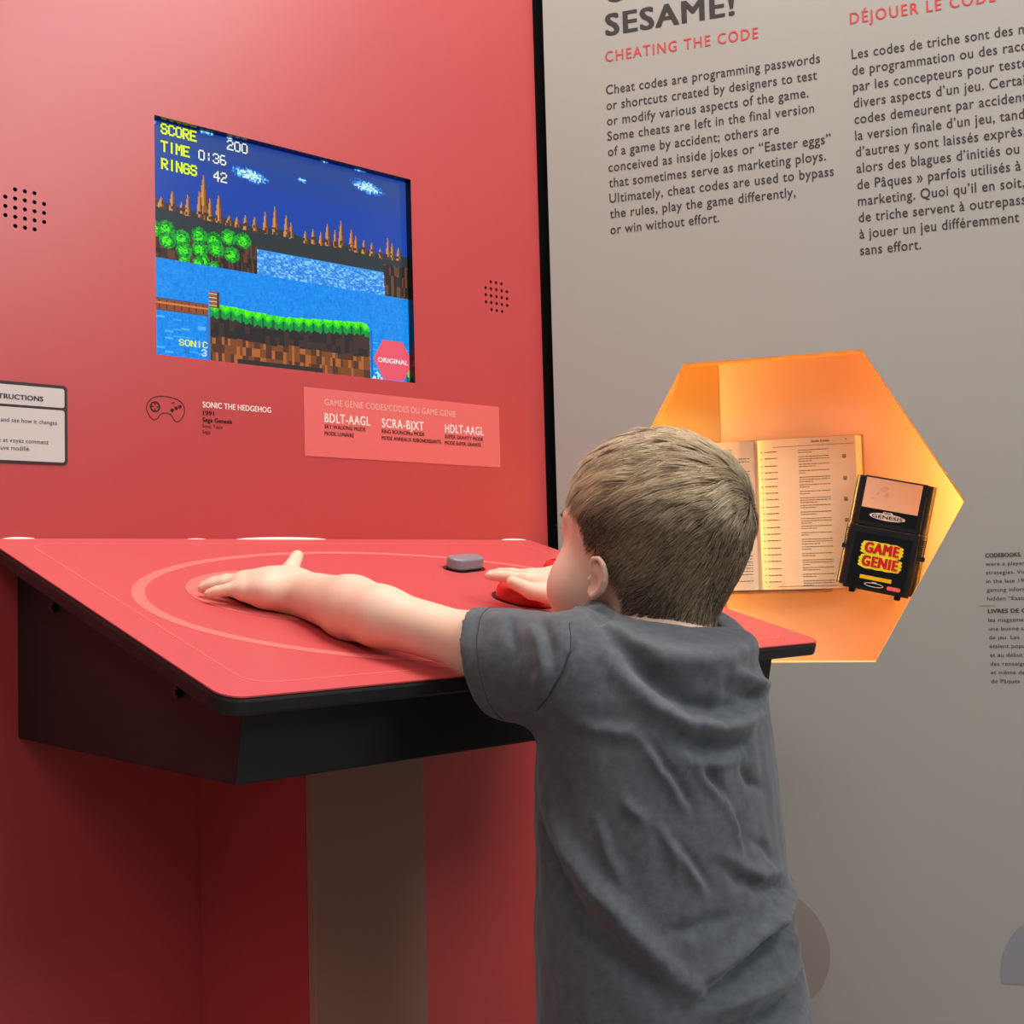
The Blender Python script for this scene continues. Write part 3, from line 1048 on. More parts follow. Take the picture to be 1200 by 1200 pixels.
adp = empty('cheat_adapter', tuple(M_C @ Vector((CW / 2, -.083, .008))), 'black adapter with red lettering outlined in yellow, below the pale-labelled game cartridge', 'adapter cartridge')
bm = bmesh.new()
prism_bm(bm, rrect(.0080, -.0830, CW - .0090, -.0001, .0015), 0, .016, M_C)
adopt(bm_obj('shell', bm, M_plast, bevel=.0012), adp)
for u0, u1, nt_ in ((-.0012, .0085, .0), (CW - .0095, CW + .0004, 1)):
    bm = bmesh.new()
    k = 10
    pr = [(u0 + (u1 - u0) * (math.sin(math.pi * i / 20) if nt_ else 1 - math.cos(math.pi * i / 20)),
           .0018 + .0085 * (1 - (math.cos(math.pi * i / 20) if nt_ else math.sin(math.pi * i / 20)))) for i in range(k + 1)]
    pts = pr + [(u1, .016), (u0, .016)]
    A = [bm.verts.new(M_C @ Vector((u, -.0800, d))) for u, d in pts]
    B = [bm.verts.new(M_C @ Vector((u, -.0002, d))) for u, d in pts]
    bm.faces.new(A)
    bm.faces.new(B[::-1])
    for i in range(len(pts)):
        bm.faces.new((A[i], B[i], B[(i + 1) % len(pts)], A[(i + 1) % len(pts)]))
    for r in range(9):
        w0 = -.0060 - r * .0027
        prism_bm(bm, [(u0 + .0002, w0), (u1 - .0002, w0), (u1 - .0002, w0 - .0013), (u0 + .0002, w0 - .0013)], .0010, .008, M_C)
    prism_bm(bm, [(u0 - .0012 + .003 * nt_, -.0270), (u1 + .0012 * nt_ - .003 * (1 - nt_), -.0270), (u1 + .0012 * nt_ - .003 * (1 - nt_), -.0330), (u0 - .0012 + .003 * nt_, -.0330)], .0004, .010, M_C)
    adopt(bm_obj('grip_side', bm, M_plast), adp)
bm = bmesh.new()
prism_bm(bm, rrect(.0120, -.0790, .0835, -.0088, .002), -.0003, 0, M_C)
lb2 = adopt(bm_obj('label', bm, M_label), adp)
bm = bmesh.new()
blob = []
for cx, cy, rx, ry in ((.048, -.0275, .0262, .0090), (.0485, -.0452, .0268, .0092)):
    for i in range(72):
        a = 2 * math.pi * i / 72
        c_, s_ = math.cos(a), math.sin(a)
        rr = (abs(c_) ** 5 + abs(s_) ** 5) ** (-1 / 5)
        rr *= 1 + .035 * math.sin(14 * a)
        blob.append((cx + rx * rr * c_, cy + ry * rr * s_))
prism_bm(bm, blob[:72], -.0005, -.0003, M_C)
prism_bm(bm, blob[72:], -.00055, -.0003, M_C)
fixsub(bm_obj('logo_outline', bm, M_lyel), lb2, adp)
fixsub(text_obj('logo_text', [('GAME', .0262, -.0332, .0436, .0128, .075, 1.16), ('GENIE', .0255, -.0508, .0460, .0128, .075, 1.16)], M_C, M_lred, None, lift=-.0009), lb2, adp)
bm = bmesh.new()
prism_bm(bm, [(.0270, -.0682), (.0668, -.0682), (.0668, -.0632), (.0270, -.0632)], -.0005, -.0003, M_C)
fixsub(bm_obj('amber_bar', bm, M_lbar), lb2, adp)
bm = bmesh.new()
ring_bm(bm, circ(.0462, -.0742, .0122, .0028, n=32), circ(.0462, -.0742, .0112, .0020, n=32), -.0005, -.0003, M_C)
prism_bm(bm, rrect(.0435, -.0718, .0490, -.0705, .0005), -.0005, -.0003, M_C)
fixsub(bm_obj('emblem', bm, M_lwhite), lb2, adp)
bm = bmesh.new()
prism_bm(bm, rrect(.0625, -.0772, .0797, -.0722, .0022), -.0005, -.0003, M_C)
fixsub(bm_obj('pink_patch', bm, M_pinkp), lb2, adp)
for u in (.0204, .0778):
    bm = bmesh.new()
    prism_bm(bm, rrect(u - .0040, -.0880, u + .0040, -.0800, .002), -.0030, -.0006, M_C)
    prism_bm(bm, rrect(u - .0040, -.0880, u + .0040, -.0835, .002), -.0030, .0590, M_C)
    adopt(bm_obj('mount_hook', bm, M_label), case)

# ---------------------------------------------------------------- the boy
def smin(a, b, k):
    if k <= 0:
        return np.minimum(a, b)
    h = np.clip(0.5 + 0.5 * (b - a) / k, 0, 1)
    return b * (1 - h) + a * h - k * h * (1 - h)


def smax(a, b, k):
    return -smin(-a, -b, k)


def s_cone(P, a, b, ra, rb):
    a = np.asarray(a, float)
    b = np.asarray(b, float)
    ab = b - a
    t = np.clip(((P - a) @ ab) / (ab @ ab), 0, 1)
    return np.sqrt((((P - a) - t[..., None] * ab) ** 2).sum(-1)) - (ra + (rb - ra) * t)


def s_chain(P, pts, rad, k=0.0):
    d = None
    for i in range(len(pts) - 1):
        e = s_cone(P, pts[i], pts[i + 1], rad[i], rad[i + 1])
        d = e if d is None else smin(d, e, k)
    return d


def s_ell(P, c, r, Rm=None):
    q = P - np.asarray(c, float)
    if Rm is not None:
        q = q @ Rm
    r = np.asarray(r, float)
    k0 = np.sqrt(((q / r) ** 2).sum(-1)) + 1e-9
    k1 = np.sqrt(((q / (r * r)) ** 2).sum(-1)) + 1e-9
    return k0 * (k0 - 1) / k1


class Grid:
    def __init__(s, lo, hi, h):
        s.lo = np.array(lo, float)
        s.h = h
        s.n = np.ceil((np.array(hi) - s.lo) / h).astype(int) + 1
        s.f = np.full(s.n, 0.08, np.float32)

    def box(s, lo, hi):
        a = np.maximum(np.floor((np.array(lo) - s.lo) / s.h).astype(int), 0)
        b = np.minimum(np.ceil((np.array(hi) - s.lo) / s.h).astype(int) + 1, s.n)
        return a, b

    def pts(s, a, b):
        ax = [s.lo[i] + s.h * np.arange(a[i], b[i]) for i in range(3)]
        return np.stack(np.meshgrid(*ax, indexing='ij'), -1)

    def add(s, fn, lo, hi, k=0.0, op='u', m=0.02):
        a, b = s.box(np.array(lo) - m, np.array(hi) + m)
        sl = tuple(slice(a[i], b[i]) for i in range(3))
        d = fn(s.pts(a, b))
        if op == 'u':
            s.f[sl] = smin(s.f[sl], d, k)
        else:
            s.f[sl] = smax(s.f[sl], -d, k)

    def mesh(s):
        f = s.f
        neg = f < 0
        c = np.zeros(np.array(f.shape) - 1, np.uint8)
        for dx in (0, 1):
            for dy in (0, 1):
                for dz in (0, 1):
                    c += neg[dx:f.shape[0] - 1 + dx, dy:f.shape[1] - 1 + dy, dz:f.shape[2] - 1 + dz]
        I = np.argwhere((c > 0) & (c < 8))
        cor = [(0, 0, 0), (1, 0, 0), (0, 1, 0), (1, 1, 0), (0, 0, 1), (1, 0, 1), (0, 1, 1), (1, 1, 1)]
        val = np.stack([f[I[:, 0] + a, I[:, 1] + b, I[:, 2] + cc] for a, b, cc in cor], -1)
        acc = np.zeros((len(I), 3))
        cnt = np.zeros(len(I))
        for i in range(8):
            for j in range(i + 1, 8):
                dif = np.array(cor[j]) - np.array(cor[i])
                if dif.sum() != 1 or dif.min() < 0:
                    continue
                va, vb = val[:, i], val[:, j]
                m = (va < 0) != (vb < 0)
                t = np.where(m, va / np.where(m, va - vb, 1), 0)
                acc += np.where(m[:, None], np.array(cor[i]) + t[:, None] * dif, 0)
                cnt += m
        V = s.lo + s.h * (I + acc / cnt[:, None])
        vi = np.full(c.shape, -1, np.int32)
        vi[I[:, 0], I[:, 1], I[:, 2]] = np.arange(len(I))
        Qs = []
        for ax in range(3):
            sh = [slice(1, -1)] * 3
            sa, sb = list(sh), list(sh)
            sa[ax] = slice(0, -1)
            sb[ax] = slice(1, None)
            na, nb = neg[tuple(sa)], neg[tuple(sb)]
            E = np.argwhere(na != nb)
            fl = na[E[:, 0], E[:, 1], E[:, 2]]
            o1, o2 = [(1, 2), (2, 0), (0, 1)][ax]
            base = E.copy()
            for q in range(3):
                if q != ax:
                    base[:, q] += 1
            def cell(d1, d2):
                q = base.copy()
                q[:, o1] -= d1
                q[:, o2] -= d2
                return vi[q[:, 0], q[:, 1], q[:, 2]]
            q4 = np.stack([cell(1, 1), cell(0, 1), cell(0, 0), cell(1, 0)], -1)
            q4[~fl] = q4[~fl][:, ::-1]
            Qs.append(q4)
        Q = np.concatenate(Qs)
        return V, Q[(Q >= 0).all(1)]


def relax(V, Q, it, lam=0.5):
    """a few Laplacian smoothing passes over the quad net"""
    E = np.concatenate([Q[:, [0, 1]], Q[:, [1, 2]], Q[:, [2, 3]], Q[:, [3, 0]]])
    E = np.concatenate([E, E[:, ::-1]])
    cnt = np.bincount(E[:, 0], minlength=len(V)).astype(float)
    for _ in range(it):
        S = np.stack([np.bincount(E[:, 0], weights=V[E[:, 1], i], minlength=len(V)) for i in range(3)], -1)
        V = V + lam * (S / cnt[:, None] - V)
    return V


def vnormals(V, Q):
    n = np.cross(V[Q[:, 2]] - V[Q[:, 0]], V[Q[:, 3]] - V[Q[:, 1]])
    N = np.zeros_like(V)
    for i in range(4):
        for j in range(3):
            N[:, j] += np.bincount(Q[:, i], weights=n[:, j], minlength=len(V))
    return N / (np.linalg.norm(N, axis=1)[:, None] + 1e-12)


def desk_z(y):
    return 0.95351 + y * math.tan(math.radians(15.7))


# ---- pose (metres, world)
HEAD_O = np.array([.766, -.533, .929])
PITCH, YAW, ROLLH = math.radians(9), math.radians(4), math.radians(0)
cp_, sp_, cy_, sy_ = math.cos(PITCH), math.sin(PITCH), math.cos(YAW), math.sin(YAW)
H_R = np.array([[cy_, -sy_, 0], [sy_, cy_, 0], [0, 0, 1.]]) @ np.array([[1, 0, 0], [0, cp_, -sp_], [0, sp_, cp_]])   # local -> world
SH_L, EL_L, WR_L = np.array([.650, -.540, .832]), np.array([.590, -.392, .8735]), np.array([.5845, -.2765, .8945])
SH_R, EL_R, WR_R = np.array([.835, -.525, .828]), np.array([.932, -.428, .852]), np.array([.856, -.354, .8845])


def sdf_skull(p):
    """head without ears, local frame x right, y forward, z up"""
    d = s_ell(p, (0, -.005, .016), (.0685, .0790, .0715))
    d = smin(d, s_ell(p, (0, .030, -.042), (.050, .050, .054)), .03)
    d = smin(d, s_ell(p, (0, -.022, -.028), (.047, .036, .042)), .03)
    for s in (-1, 1):
        d = smin(d, s_ell(p, (s * .037, .040, -.046), (.026, .030, .028)), .02)
        d = smax(d, -s_ell(p, (s * .030, .080, .000), (.014, .012, .010)), .012)      # eye sockets
        d = smin(d, s_ell(p, (s * .030, .0600, .000), (.0125, .0095, .009)), .004)      # lids
        d = smin(d, s_cone(p, (s * .014, .0685, .014), (s * .042, .0545, .014), .006, .005), .012)
    d = smin(d, s_cone(p, (0, .070, .006), (0, .086, -.024), .0055, .0075), .010)
    for s in (-1, 1):
        d = smin(d, s_ell(p, (s * .008, .080, -.026), (.006, .007, .005)), .006)
    d = smin(d, s_cone(p, (-.014, .076, -.046), (.014, .076, -.046), .005, .005), .006)
    d = smin(d, s_cone(p, (-.011, .075, -.054), (.011, .075, -.054), .0055, .0055), .006)
    d = smax(d, -s_cone(p, (-.016, .0835, -.0500), (.016, .0835, -.0500), .0017, .0017), .003)
    d = smin(d, s_ell(p, (0, .062, -.078), (.018, .015, .015)), .016)
    return d


def ear_frame(s):
    b = np.array([s * .13, -.985, -.05])
    b /= np.linalg.norm(b)
    u = np.array([s * .06, -.10, .99])
    u -= b * (u @ b)
    u /= np.linalg.norm(u)
    n = np.cross(b, u) * (-1 if s > 0 else 1)
    return b, u, n * (1 if n[0] * s > 0 else -1)


def sdf_ear(p, s):
    b, u, n = ear_frame(s)
    c = np.array([s * .0640, .002, -.030])
    q = (p - c) / np.array([.78, .80, .70])
    e = np.stack([q @ b, q @ u, q @ n], -1)       # back, up, outward
    rim = [(-.006, .006), (-.006, .015), (-.001, .0225), (.007, .0235), (.0135, .0185), (.0160, .009), (.0150, -.001), (.0115, -.010), (.0065, -.017), (.001, -.0215), (-.0045, -.0185), (-.006, -.012)]
    hgt = [.003, .005, .0065, .007, .007, .0065, .006, .0055, .005, .0045, .004, .003]
    rr = [.0025, .0028, .0031, .0032, .0032, .0031, .0030, .0030, .0036, .0044, .0036, .0026]
    d = s_chain(e, [np.array((x, y, h)) for (x, y), h in zip(rim, hgt)], rr, .001)
    plate = s_ell(e, (.004, .0005, .0005), (.0125, .020, .0042))
    d = smin(d, plate, .004)
    d = smin(d, s_cone(e, (.0015, .012, .0035), (.0085, -.004, .0042), .0018, .0022), .003)   # inner fold
    d = smin(d, s_ell(e, (-.0062, -.0035, .0035), (.0035, .0048, .0035)), .003)                # tragus
    d = smax(d, -s_ell(e, (.0005, -.003, .0055), (.0048, .0075, .0052)), .003)                 # hollow
    return d * .72


def to_head(P):
    return (P - HEAD_O) @ H_R


def head_world(q):
    return q @ H_R.T + HEAD_O


def finger(P, base, d, up, L, r0, bend, drop=0.0):
    """three phalanges from base along d, bending down about the knuckles"""
    pts = [np.array(base, float)]
    dirv = np.array(d, float)
    dirv /= np.linalg.norm(dirv)
    up = np.array(up, float)
    for f_, bd in zip((.46, .30, .24), bend):
        a = math.radians(bd)
        dirv = dirv * math.cos(a) - up * math.sin(a)
        dirv /= np.linalg.norm(dirv)
        up = up - dirv * (up @ dirv)
        up /= np.linalg.norm(up)
        pts.append(pts[-1] + dirv * L * f_)
    return s_chain(P, pts, [r0, r0 * .93, r0 * .86, r0 * .70], .0015), pts


NUP = np.array([0, -math.sin(math.radians(15.7)), math.cos(math.radians(15.7))])

# hand definitions: knuckle positions, finger direction, lengths, bends
dL = np.array([-.655, .715, .17]); dL /= np.linalg.norm(dL)
cL = np.cross(dL, NUP); cL /= np.linalg.norm(cL)          # towards the index side
if cL[1] < 0:
    cL = -cL


def hand_left(P):
    w = WR_L
    kn = {}
    for nm, off, fw, up in (('p', -.0195, .040, .002), ('r', -.0070, .046, .0045), ('m', .0055, .047, .0040), ('i', .0175, .044, .0005)):
        kn[nm] = w + dL * fw + cL * off + NUP * up
    palm = s_cone(P, w + NUP * .000, w + dL * .020 + NUP * .002 - cL * .004, .0180, .0170)
    for nm in 'prmi':
        k = kn[nm]
        root = w + dL * .014 + (k - w - dL * 0.05) * .45
        palm = smin(palm, s_cone(P, root, k - NUP * .003, .0135, .0098), .012)
    palm = smin(palm, s_ell(P, w + dL * .020 - cL * .017 + NUP * .001, (.016, .016, .013)), .010)
    palm = smin(palm, s_ell(P, w + dL * .018 + cL * .014 - NUP * .003, (.015, .015, .011)), .010)
    fing = None
    for nm, L, r, spread, bend in (('p', .032, .0060, -.16, (8, 8, 6)), ('r', .038, .0064, -.03, (9, 9, 6)), ('m', .042, .0066, .10, (9, 9, 6)), ('i', .038, .0064, .26, (6, 8, 6))):
        d, pts = finger(P, kn[nm] - NUP * .002, dL + cL * spread, NUP, L, r, bend)
        fing = d if fing is None else np.minimum(fing, d)
    out = smin(palm, fing, .005)
    tb = w + dL * .016 + cL * .018 - NUP * .002
    t1 = tb + (cL * .80 + dL * .10 + NUP * .42) * .028
    t2 = t1 + (cL * .78 + dL * .02 + NUP * .40) * .024
    out = smin(out, s_chain(P, [tb, t1, t2], [.0105, .0080, .0062], .003), .008)
    return out


dR = np.array([-.36, .91, .33]); dR /= np.linalg.norm(dR)
cR = np.cross(NUP, dR); cR /= np.linalg.norm(cR)          # towards the index side (left)
if cR[0] > 0:
    cR = -cR


def hand_right(P):
    w = WR_R
    kn = {}
    for nm, off, fw, up in (('p', -.0200, .040, .001), ('r', -.0070, .046, .0045), ('m', .0060, .048, .0052), ('i', .0185, .045, .0035)):
        kn[nm] = w + dR * fw + cR * off + NUP * up
    palm = s_cone(P, w + NUP * .001, w + dR * .022 + NUP * .004, .0180, .0180)
    for nm in 'prmi':
        k = kn[nm]
        root = w + dR * .014 + (k - w - dR * 0.05) * .45
        palm = smin(palm, s_cone(P, root, k - NUP * .003, .0125, .0092), .010)
    palm = smin(palm, s_ell(P, w + dR * .020 + cR * .015 - NUP * .002, (.014, .014, .012)), .010)
    fing = None
    for nm, L, r, spread, bend in (('p', .034, .0058, -.20, (10, 8, 6)), ('r', .041, .0062, -.06, (10, 8, 6)), ('m', .045, .0064, .06, (8, 7, 5)), ('i', .042, .0063, .16, (5, 6, 5))):
        d, pts = finger(P, kn[nm] - NUP * .002, dR + cR * spread, NUP, L, r, bend)
        fing = d if fing is None else np.minimum(fing, d)
    out = smin(palm, fing, .005)
    tb = w + dR * .012 + cR * .019 - NUP * .004
    t1 = tb + (cR * .66 + dR * .74 + NUP * .05) * .026
    t2 = t1 + (cR * .34 + dR * .88 + NUP * .20) * .021
    out = smin(out, s_chain(P, [tb, t1, t2], [.0098, .0080, .0064], .003), .0035)
    return out


TZ = np.array([.42, .47, .52, .60, .68, .75, .805, .838, .862])
TA = np.array([.092, .098, .096, .092, .092, .094, .088, .070, .042])
TBd = np.array([.074, .078, .074, .068, .066, .066, .062, .052, .038])
TX = np.array([.750, .748, .745, .742, .740, .739, .740, .745, .754])
TY = np.array([-.560, -.560, -.558, -.554, -.552, -.550, -.548, -.547, -.546])


def torso(P, A, Bd, X, Y, Zs, z0, z1, k=.01):
    z = P[..., 2]
    a = np.interp(z, Zs, A)
    b = np.interp(z, Zs, Bd)
    x = P[..., 0] - np.interp(z, Zs, X)
    y = P[..., 1] - np.interp(z, Zs, Y)
    rad = np.sqrt((x / a) ** 2 + (y / b) ** 2) + 1e-9
    d = (rad - 1) * np.sqrt(x * x + y * y) / rad
    return smax(smax(d, z - z1, k), z0 - z, k)


def build_body():
    g = Grid((.50, -.68, .0), (1.0, -.12, 1.05), .002)
    g.add(lambda P: torso(P, TA, TBd, TX, TY, TZ, .42, .862), (.63, -.66, .40), (.87, -.45, .90), 0)
    g.add(lambda P: s_cone(P, (.756, -.552, .835), (.765, -.540, .900), .037, .032), (.71, -.60, .80), (.82, -.49, .95), .02)
    for SH, EL, WR in ((SH_L, EL_L, WR_L), (SH_R, EL_R, WR_R)):
        mid = EL + (WR - EL) * .32
        pts = [SH, SH + (EL - SH) * .45, EL, mid, WR]
        rd = [.030, .0218, .0228, .0248, .0192]
        lo = np.min(pts, 0) - .035
        hi = np.max(pts, 0) + .035
        g.add(lambda P: s_chain(P, pts, rd, .014), lo, hi, .018)
        cl = np.array([.750, -.548, .822])
        g.add(lambda P: s_cone(P, cl, SH, .027, .029), np.minimum(cl, SH) - .04, np.maximum(cl, SH) + .04, .02)
    g.add(hand_left, WR_L - (.10, .05, .03), WR_L + (.06, .12, .06), .010)
    g.add(hand_right, WR_R - (.08, .05, .03), WR_R + (.05, .12, .06), .010)
    for s in (-1, 1):
        hip = np.array([.752 + s * .046, -.560, .45])
        kn = np.array([.752 + s * .052, -.552, .255])
        an = np.array([.752 + s * .056, -.570, .050])
        toe = an + (0, .065, -.025)
        g.add(lambda P: s_chain(P, [hip, kn, kn + (an - kn) * .35, an], [.058, .038, .038, .025], .015), (.60, -.66, .02), (.90, -.48, .52), .012)
        g.add(lambda P: s_cone(P, an + (0, -.012, -.022), toe, .022, .016), (.62, -.63, .0), (.88, -.45, .09), .012)
    hl = HEAD_O - .13
    hh = HEAD_O + .13
    g.add(lambda P: sdf_skull(to_head(P)), hl, hh, .018, m=0)
    for s in (-1, 1):
        g.add(lambda P: sdf_ear(to_head(P), s), hl, hh, .003, m=0)
    V, Q = g.mesh()
    V = relax(V, Q, 2, .5)
    return V, Q


# skin
M_skin = mat('skin', (236, 196, 170), 0.48, 0.35, noise=.035, nscale=60, bump=.05, bscale=700)
_b = M_skin.node_tree.nodes['Principled BSDF']
_b.inputs['Subsurface Weight'].default_value = 0.18
_b.inputs['Subsurface Radius'].default_value = (0.010, 0.004, 0.002)
_b.inputs['Subsurface Scale'].default_value = 0.6
V, Q = build_body()
body_me = mesh_arrays('person', V, Q)
boy = obj('person', body_me, M_skin)
boy['label'] = 'small boy in a grey t-shirt reaching both hands over the control desk, seen from behind'
boy['category'] = 'person'
body_V, body_N = V, vnormals(V, Q)

# eyes, brows (on the far side of the head)
M_eye = mat('eye_white', (236, 232, 228), .15, .5)
M_iris = mat('eye_iris', (72, 92, 112), .15, .5)
for s in (-1, 1):
    bm = bmesh.new()
    bmesh.ops.create_uvsphere(bm, u_segments=24, v_segments=16, radius=.0098)
    c = np.array((s * .030, .0600, .0005))
    ir = []
    for f in bm.faces:
        cc = f.calc_center_median()
        f.material_index = 1 if (cc.y > 0 and cc.x ** 2 + cc.z ** 2 < .0044 ** 2) else 0
    for v in bm.verts:
        v.co = Vector(head_world(np.array(v.co) + c))
    bm_obj('eye', bm, [M_eye, M_iris], boy, smooth=True)
M_hair = mat('hair_strand', (128, 108, 84), .36, .45)
for s in (-1, 1):
    bm = bmesh.new()
    for i in range(34):
        t = i / 33
        x = s * (.013 + .031 * t)
        p0 = np.array((x, 0, .012 + .004 * math.sin(math.pi * t) + random.uniform(-.0015, .0015)))
        y = .10
        while sdf_skull(np.array([[p0[0], y, p0[2]]]))[0] > 0.0002 and y > .03:
            y -= .0006
        a = head_world(np.array((p0[0], y, p0[2])))
        b = head_world(np.array((p0[0] + s * .004, y + .0012, p0[2] + .0012)))
        w = H_R @ np.array((0, 0, .0004))
        bm.faces.new([bm.verts.new(Vector(q)) for q in (a - w, b, a + w)])
    bm_obj('eyebrow', bm, M_hair, boy)
# lashes
for s in (-1, 1):
    bm = bmesh.new()
    for i in range(15):
        t = i / 14
        x = s * (.020 + .022 * t)
        zc = .0035 - .002 * abs(t - .4)
        y = .10
        while sdf_skull(np.array([[x, y, zc]]))[0] > 0.0 and y > .03:
            y -= .0006
        a = head_world(np.array((x, y, zc)))
        b = head_world(np.array((x + s * .003, y + .0065, zc + .0030)))
        w = H_R @ np.array((0.00028, 0, .0))
        bm.faces.new([bm.verts.new(Vector(q)) for q in (a - w, b, a + w)])
    bm_obj('eyelash', bm, M_hair, boy)


# ---- hair: cap of scalp colour plus strands
NK0 = (np.array([.756, -.552, .835]) - HEAD_O) @ H_R
NK1 = (np.array([.765, -.540, .900]) - HEAD_O) @ H_R


def skull_radius(D, n=26):
    lo = np.full(len(D), .02)
    hi = np.full(len(D), .16)
    for _ in range(n):
        m = (lo + hi) / 2
        q = D * m[:, None]
        s = smin(sdf_skull(q), s_cone(q, NK0, NK1, .0405, .0350), .022) < 0
        lo = np.where(s, m, lo)
        hi = np.where(s, hi, m)
    return (lo + hi) / 2


def hairline(y, x):
    return np.interp(y, [-.10, -.060, -.045, -.030, -.018, -.006, .010, .020, .030, .040, .048, .058, .070, .09],
                     [-.098, -.098, -.092, -.074, -.050, -.018, -.010, -.004, .020, .052, .068, .076, .079, .079])


def scalp_mask(p):
    return p[:, 2] - hairline(p[:, 1], p[:, 0])


WHORL = np.array([.026, -.078, .038])
WHORL = WHORL / np.linalg.norm(WHORL)


def snoise(p, f, seed):
    r = np.random.default_rng(seed)
    out = np.zeros(len(p))
    for i in range(6):
        k = r.normal(size=3) * f
        out += np.sin(p @ k + r.uniform(0, 6.28))
    return out / 6 ** .5


def make_hair(n):
    D = rng.normal(size=(n * 3, 3))
    D /= np.linalg.norm(D, axis=1)[:, None]
    R = skull_radius(D)
    P = D * R[:, None]
    m = scalp_mask(P)
    keep = m > rng.uniform(-.003, .026, len(P)) * np.where(P[:, 2] < .03, 1 + .8 * (P[:, 1] < -.02), .3)
    D, P, m = D[keep][:n], P[keep][:n], m[keep][:n]
    N = len(P)
    topness = np.clip((P[:, 2] - .012) / .04, 0, 1)
    topness = topness * topness * (3 - 2 * topness)
    edge = np.clip(m / .03, 0, 1)
    L = (.0075 + .0035 * edge) * (1 - topness) + topness * (.030 + .002 * np.clip(P[:, 1] / .06, -1, 1))
    back = np.clip((-P[:, 1] - .03) / .04, 0, 1) * np.clip((P[:, 2] + .03) / .03, 0, 1)
    L = np.maximum(L, (.012 + .004 * topness) * back)
    L *= 1 - .40 * np.clip((P[:, 1] - .035) / .03, 0, 1)
    L *= np.where(P[:, 1] > .015, .42 + .58 * np.clip((m - .002) / .024, 0, 1), 1)
    L *= rng.uniform(.72, 1.12, N)
    lift = .10 + .11 * topness + .06 * back + .05 * snoise(P, 90, 3) * topness
    cur = P.copy()
    seg = 5
    rows = [P - D * .001]
    base_h = np.zeros(N)
    clump = snoise(P, 150, 5), snoise(P, 150, 6)
    for s in range(seg):
        Dn = cur / np.linalg.norm(cur, axis=1)[:, None]
        away = cur / np.linalg.norm(cur, axis=1)[:, None] - WHORL
        away -= Dn * (away * Dn).sum(1)[:, None]
        dist = np.linalg.norm(away, axis=1)[:, None] + 1e-6
        away /= dist
        tw = np.cross(Dn, away)
        fl = away + tw * (.75 * np.exp(-dist / .35) + .10)
        side = (1 - topness)[:, None]
        fl += side * np.array([0, .25, -.55])
        fr = np.clip(P[:, 1] / .06, 0, 1)[:, None] * topness[:, None]
        fl += fr * np.array([-.45, .35, .05])
        fl += .22 * (clump[0][:, None] * tw + .5 * clump[1][:, None] * np.array([0, 0, 1.]))
        fl += rng.normal(size=(N, 3)) * .06
        fl -= Dn * (fl * Dn).sum(1)[:, None]
        fl /= np.linalg.norm(fl, axis=1)[:, None] + 1e-9
        nx = cur + fl * (L / seg)[:, None]
        Dx = nx / np.linalg.norm(nx, axis=1)[:, None]
        t = (s + 1) / seg
        h = .0008 + L * lift * (1.5 * t - .75 * t * t) + .0006 * rng.random(N)
        Rn = skull_radius(Dx, 18)
        cur = Dx * Rn[:, None]
        rows.append(Dx * (Rn + h)[:, None])
    K = np.stack(rows, 1)                         # N, seg+1, 3
    gi = rng.choice(N, min(N, 900), replace=False)
    own = np.zeros(N, int)
    for c0_ in range(0, N, 4000):
        dd = ((P[c0_:c0_ + 4000, None] - P[gi][None]) ** 2).sum(-1)
        own[c0_:c0_ + 4000] = dd.argmin(1)
    tw_ = (np.linspace(0, 1, seg + 1) ** 1.3)[None, :, None]
    cs = (.04 + .40 * topness + .12 * back)[:, None, None] * rng.uniform(.5, 1.1, N)[:, None, None]
    K = K + tw_ * cs * (K[gi][own] - K)
    Dk = K / np.linalg.norm(K, axis=2)[..., None]
    K = K + Dk * tw_ * (.0016 * topness * rng.normal(size=len(gi))[own])[:, None, None]
    T = np.gradient(K, axis=1)
    T /= np.linalg.norm(T, axis=2)[..., None] + 1e-9
    nn = D[:, None, :] + .25 * rng.normal(size=(N, 1, 3))
    S = np.cross(T, np.broadcast_to(nn, K.shape))
    S /= np.linalg.norm(S, axis=2)[..., None] + 1e-9
    wid = rng.uniform(.00015, .00026, N)[:, None, None] * np.array([1, 1, .95, .85, .6, .22])[None, :, None]
    Nn = np.cross(S, T)
    A = K + S * wid
    B = K - S * wid
    Cc = K + Nn * wid * 1.2
    Vv = np.stack([A, B, Cc], 2).reshape(-1, 3)
    Vv = head_world(Vv)
    idx = np.arange(N * (seg + 1) * 3).reshape(N, seg + 1, 3)
    q = []
    for i, j in ((0, 1), (1, 2), (2, 0)):
        q.append(np.stack([idx[:, :-1, i], idx[:, :-1, j], idx[:, 1:, j], idx[:, 1:, i]], -1).reshape(-1, 4))
    Qq = np.concatenate(q)
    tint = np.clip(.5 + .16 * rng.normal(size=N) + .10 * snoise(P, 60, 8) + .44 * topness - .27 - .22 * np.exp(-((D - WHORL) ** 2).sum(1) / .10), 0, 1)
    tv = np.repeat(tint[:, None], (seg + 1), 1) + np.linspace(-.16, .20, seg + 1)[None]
    return Vv, Qq, np.repeat(np.clip(tv, 0, 1).reshape(-1), 3)


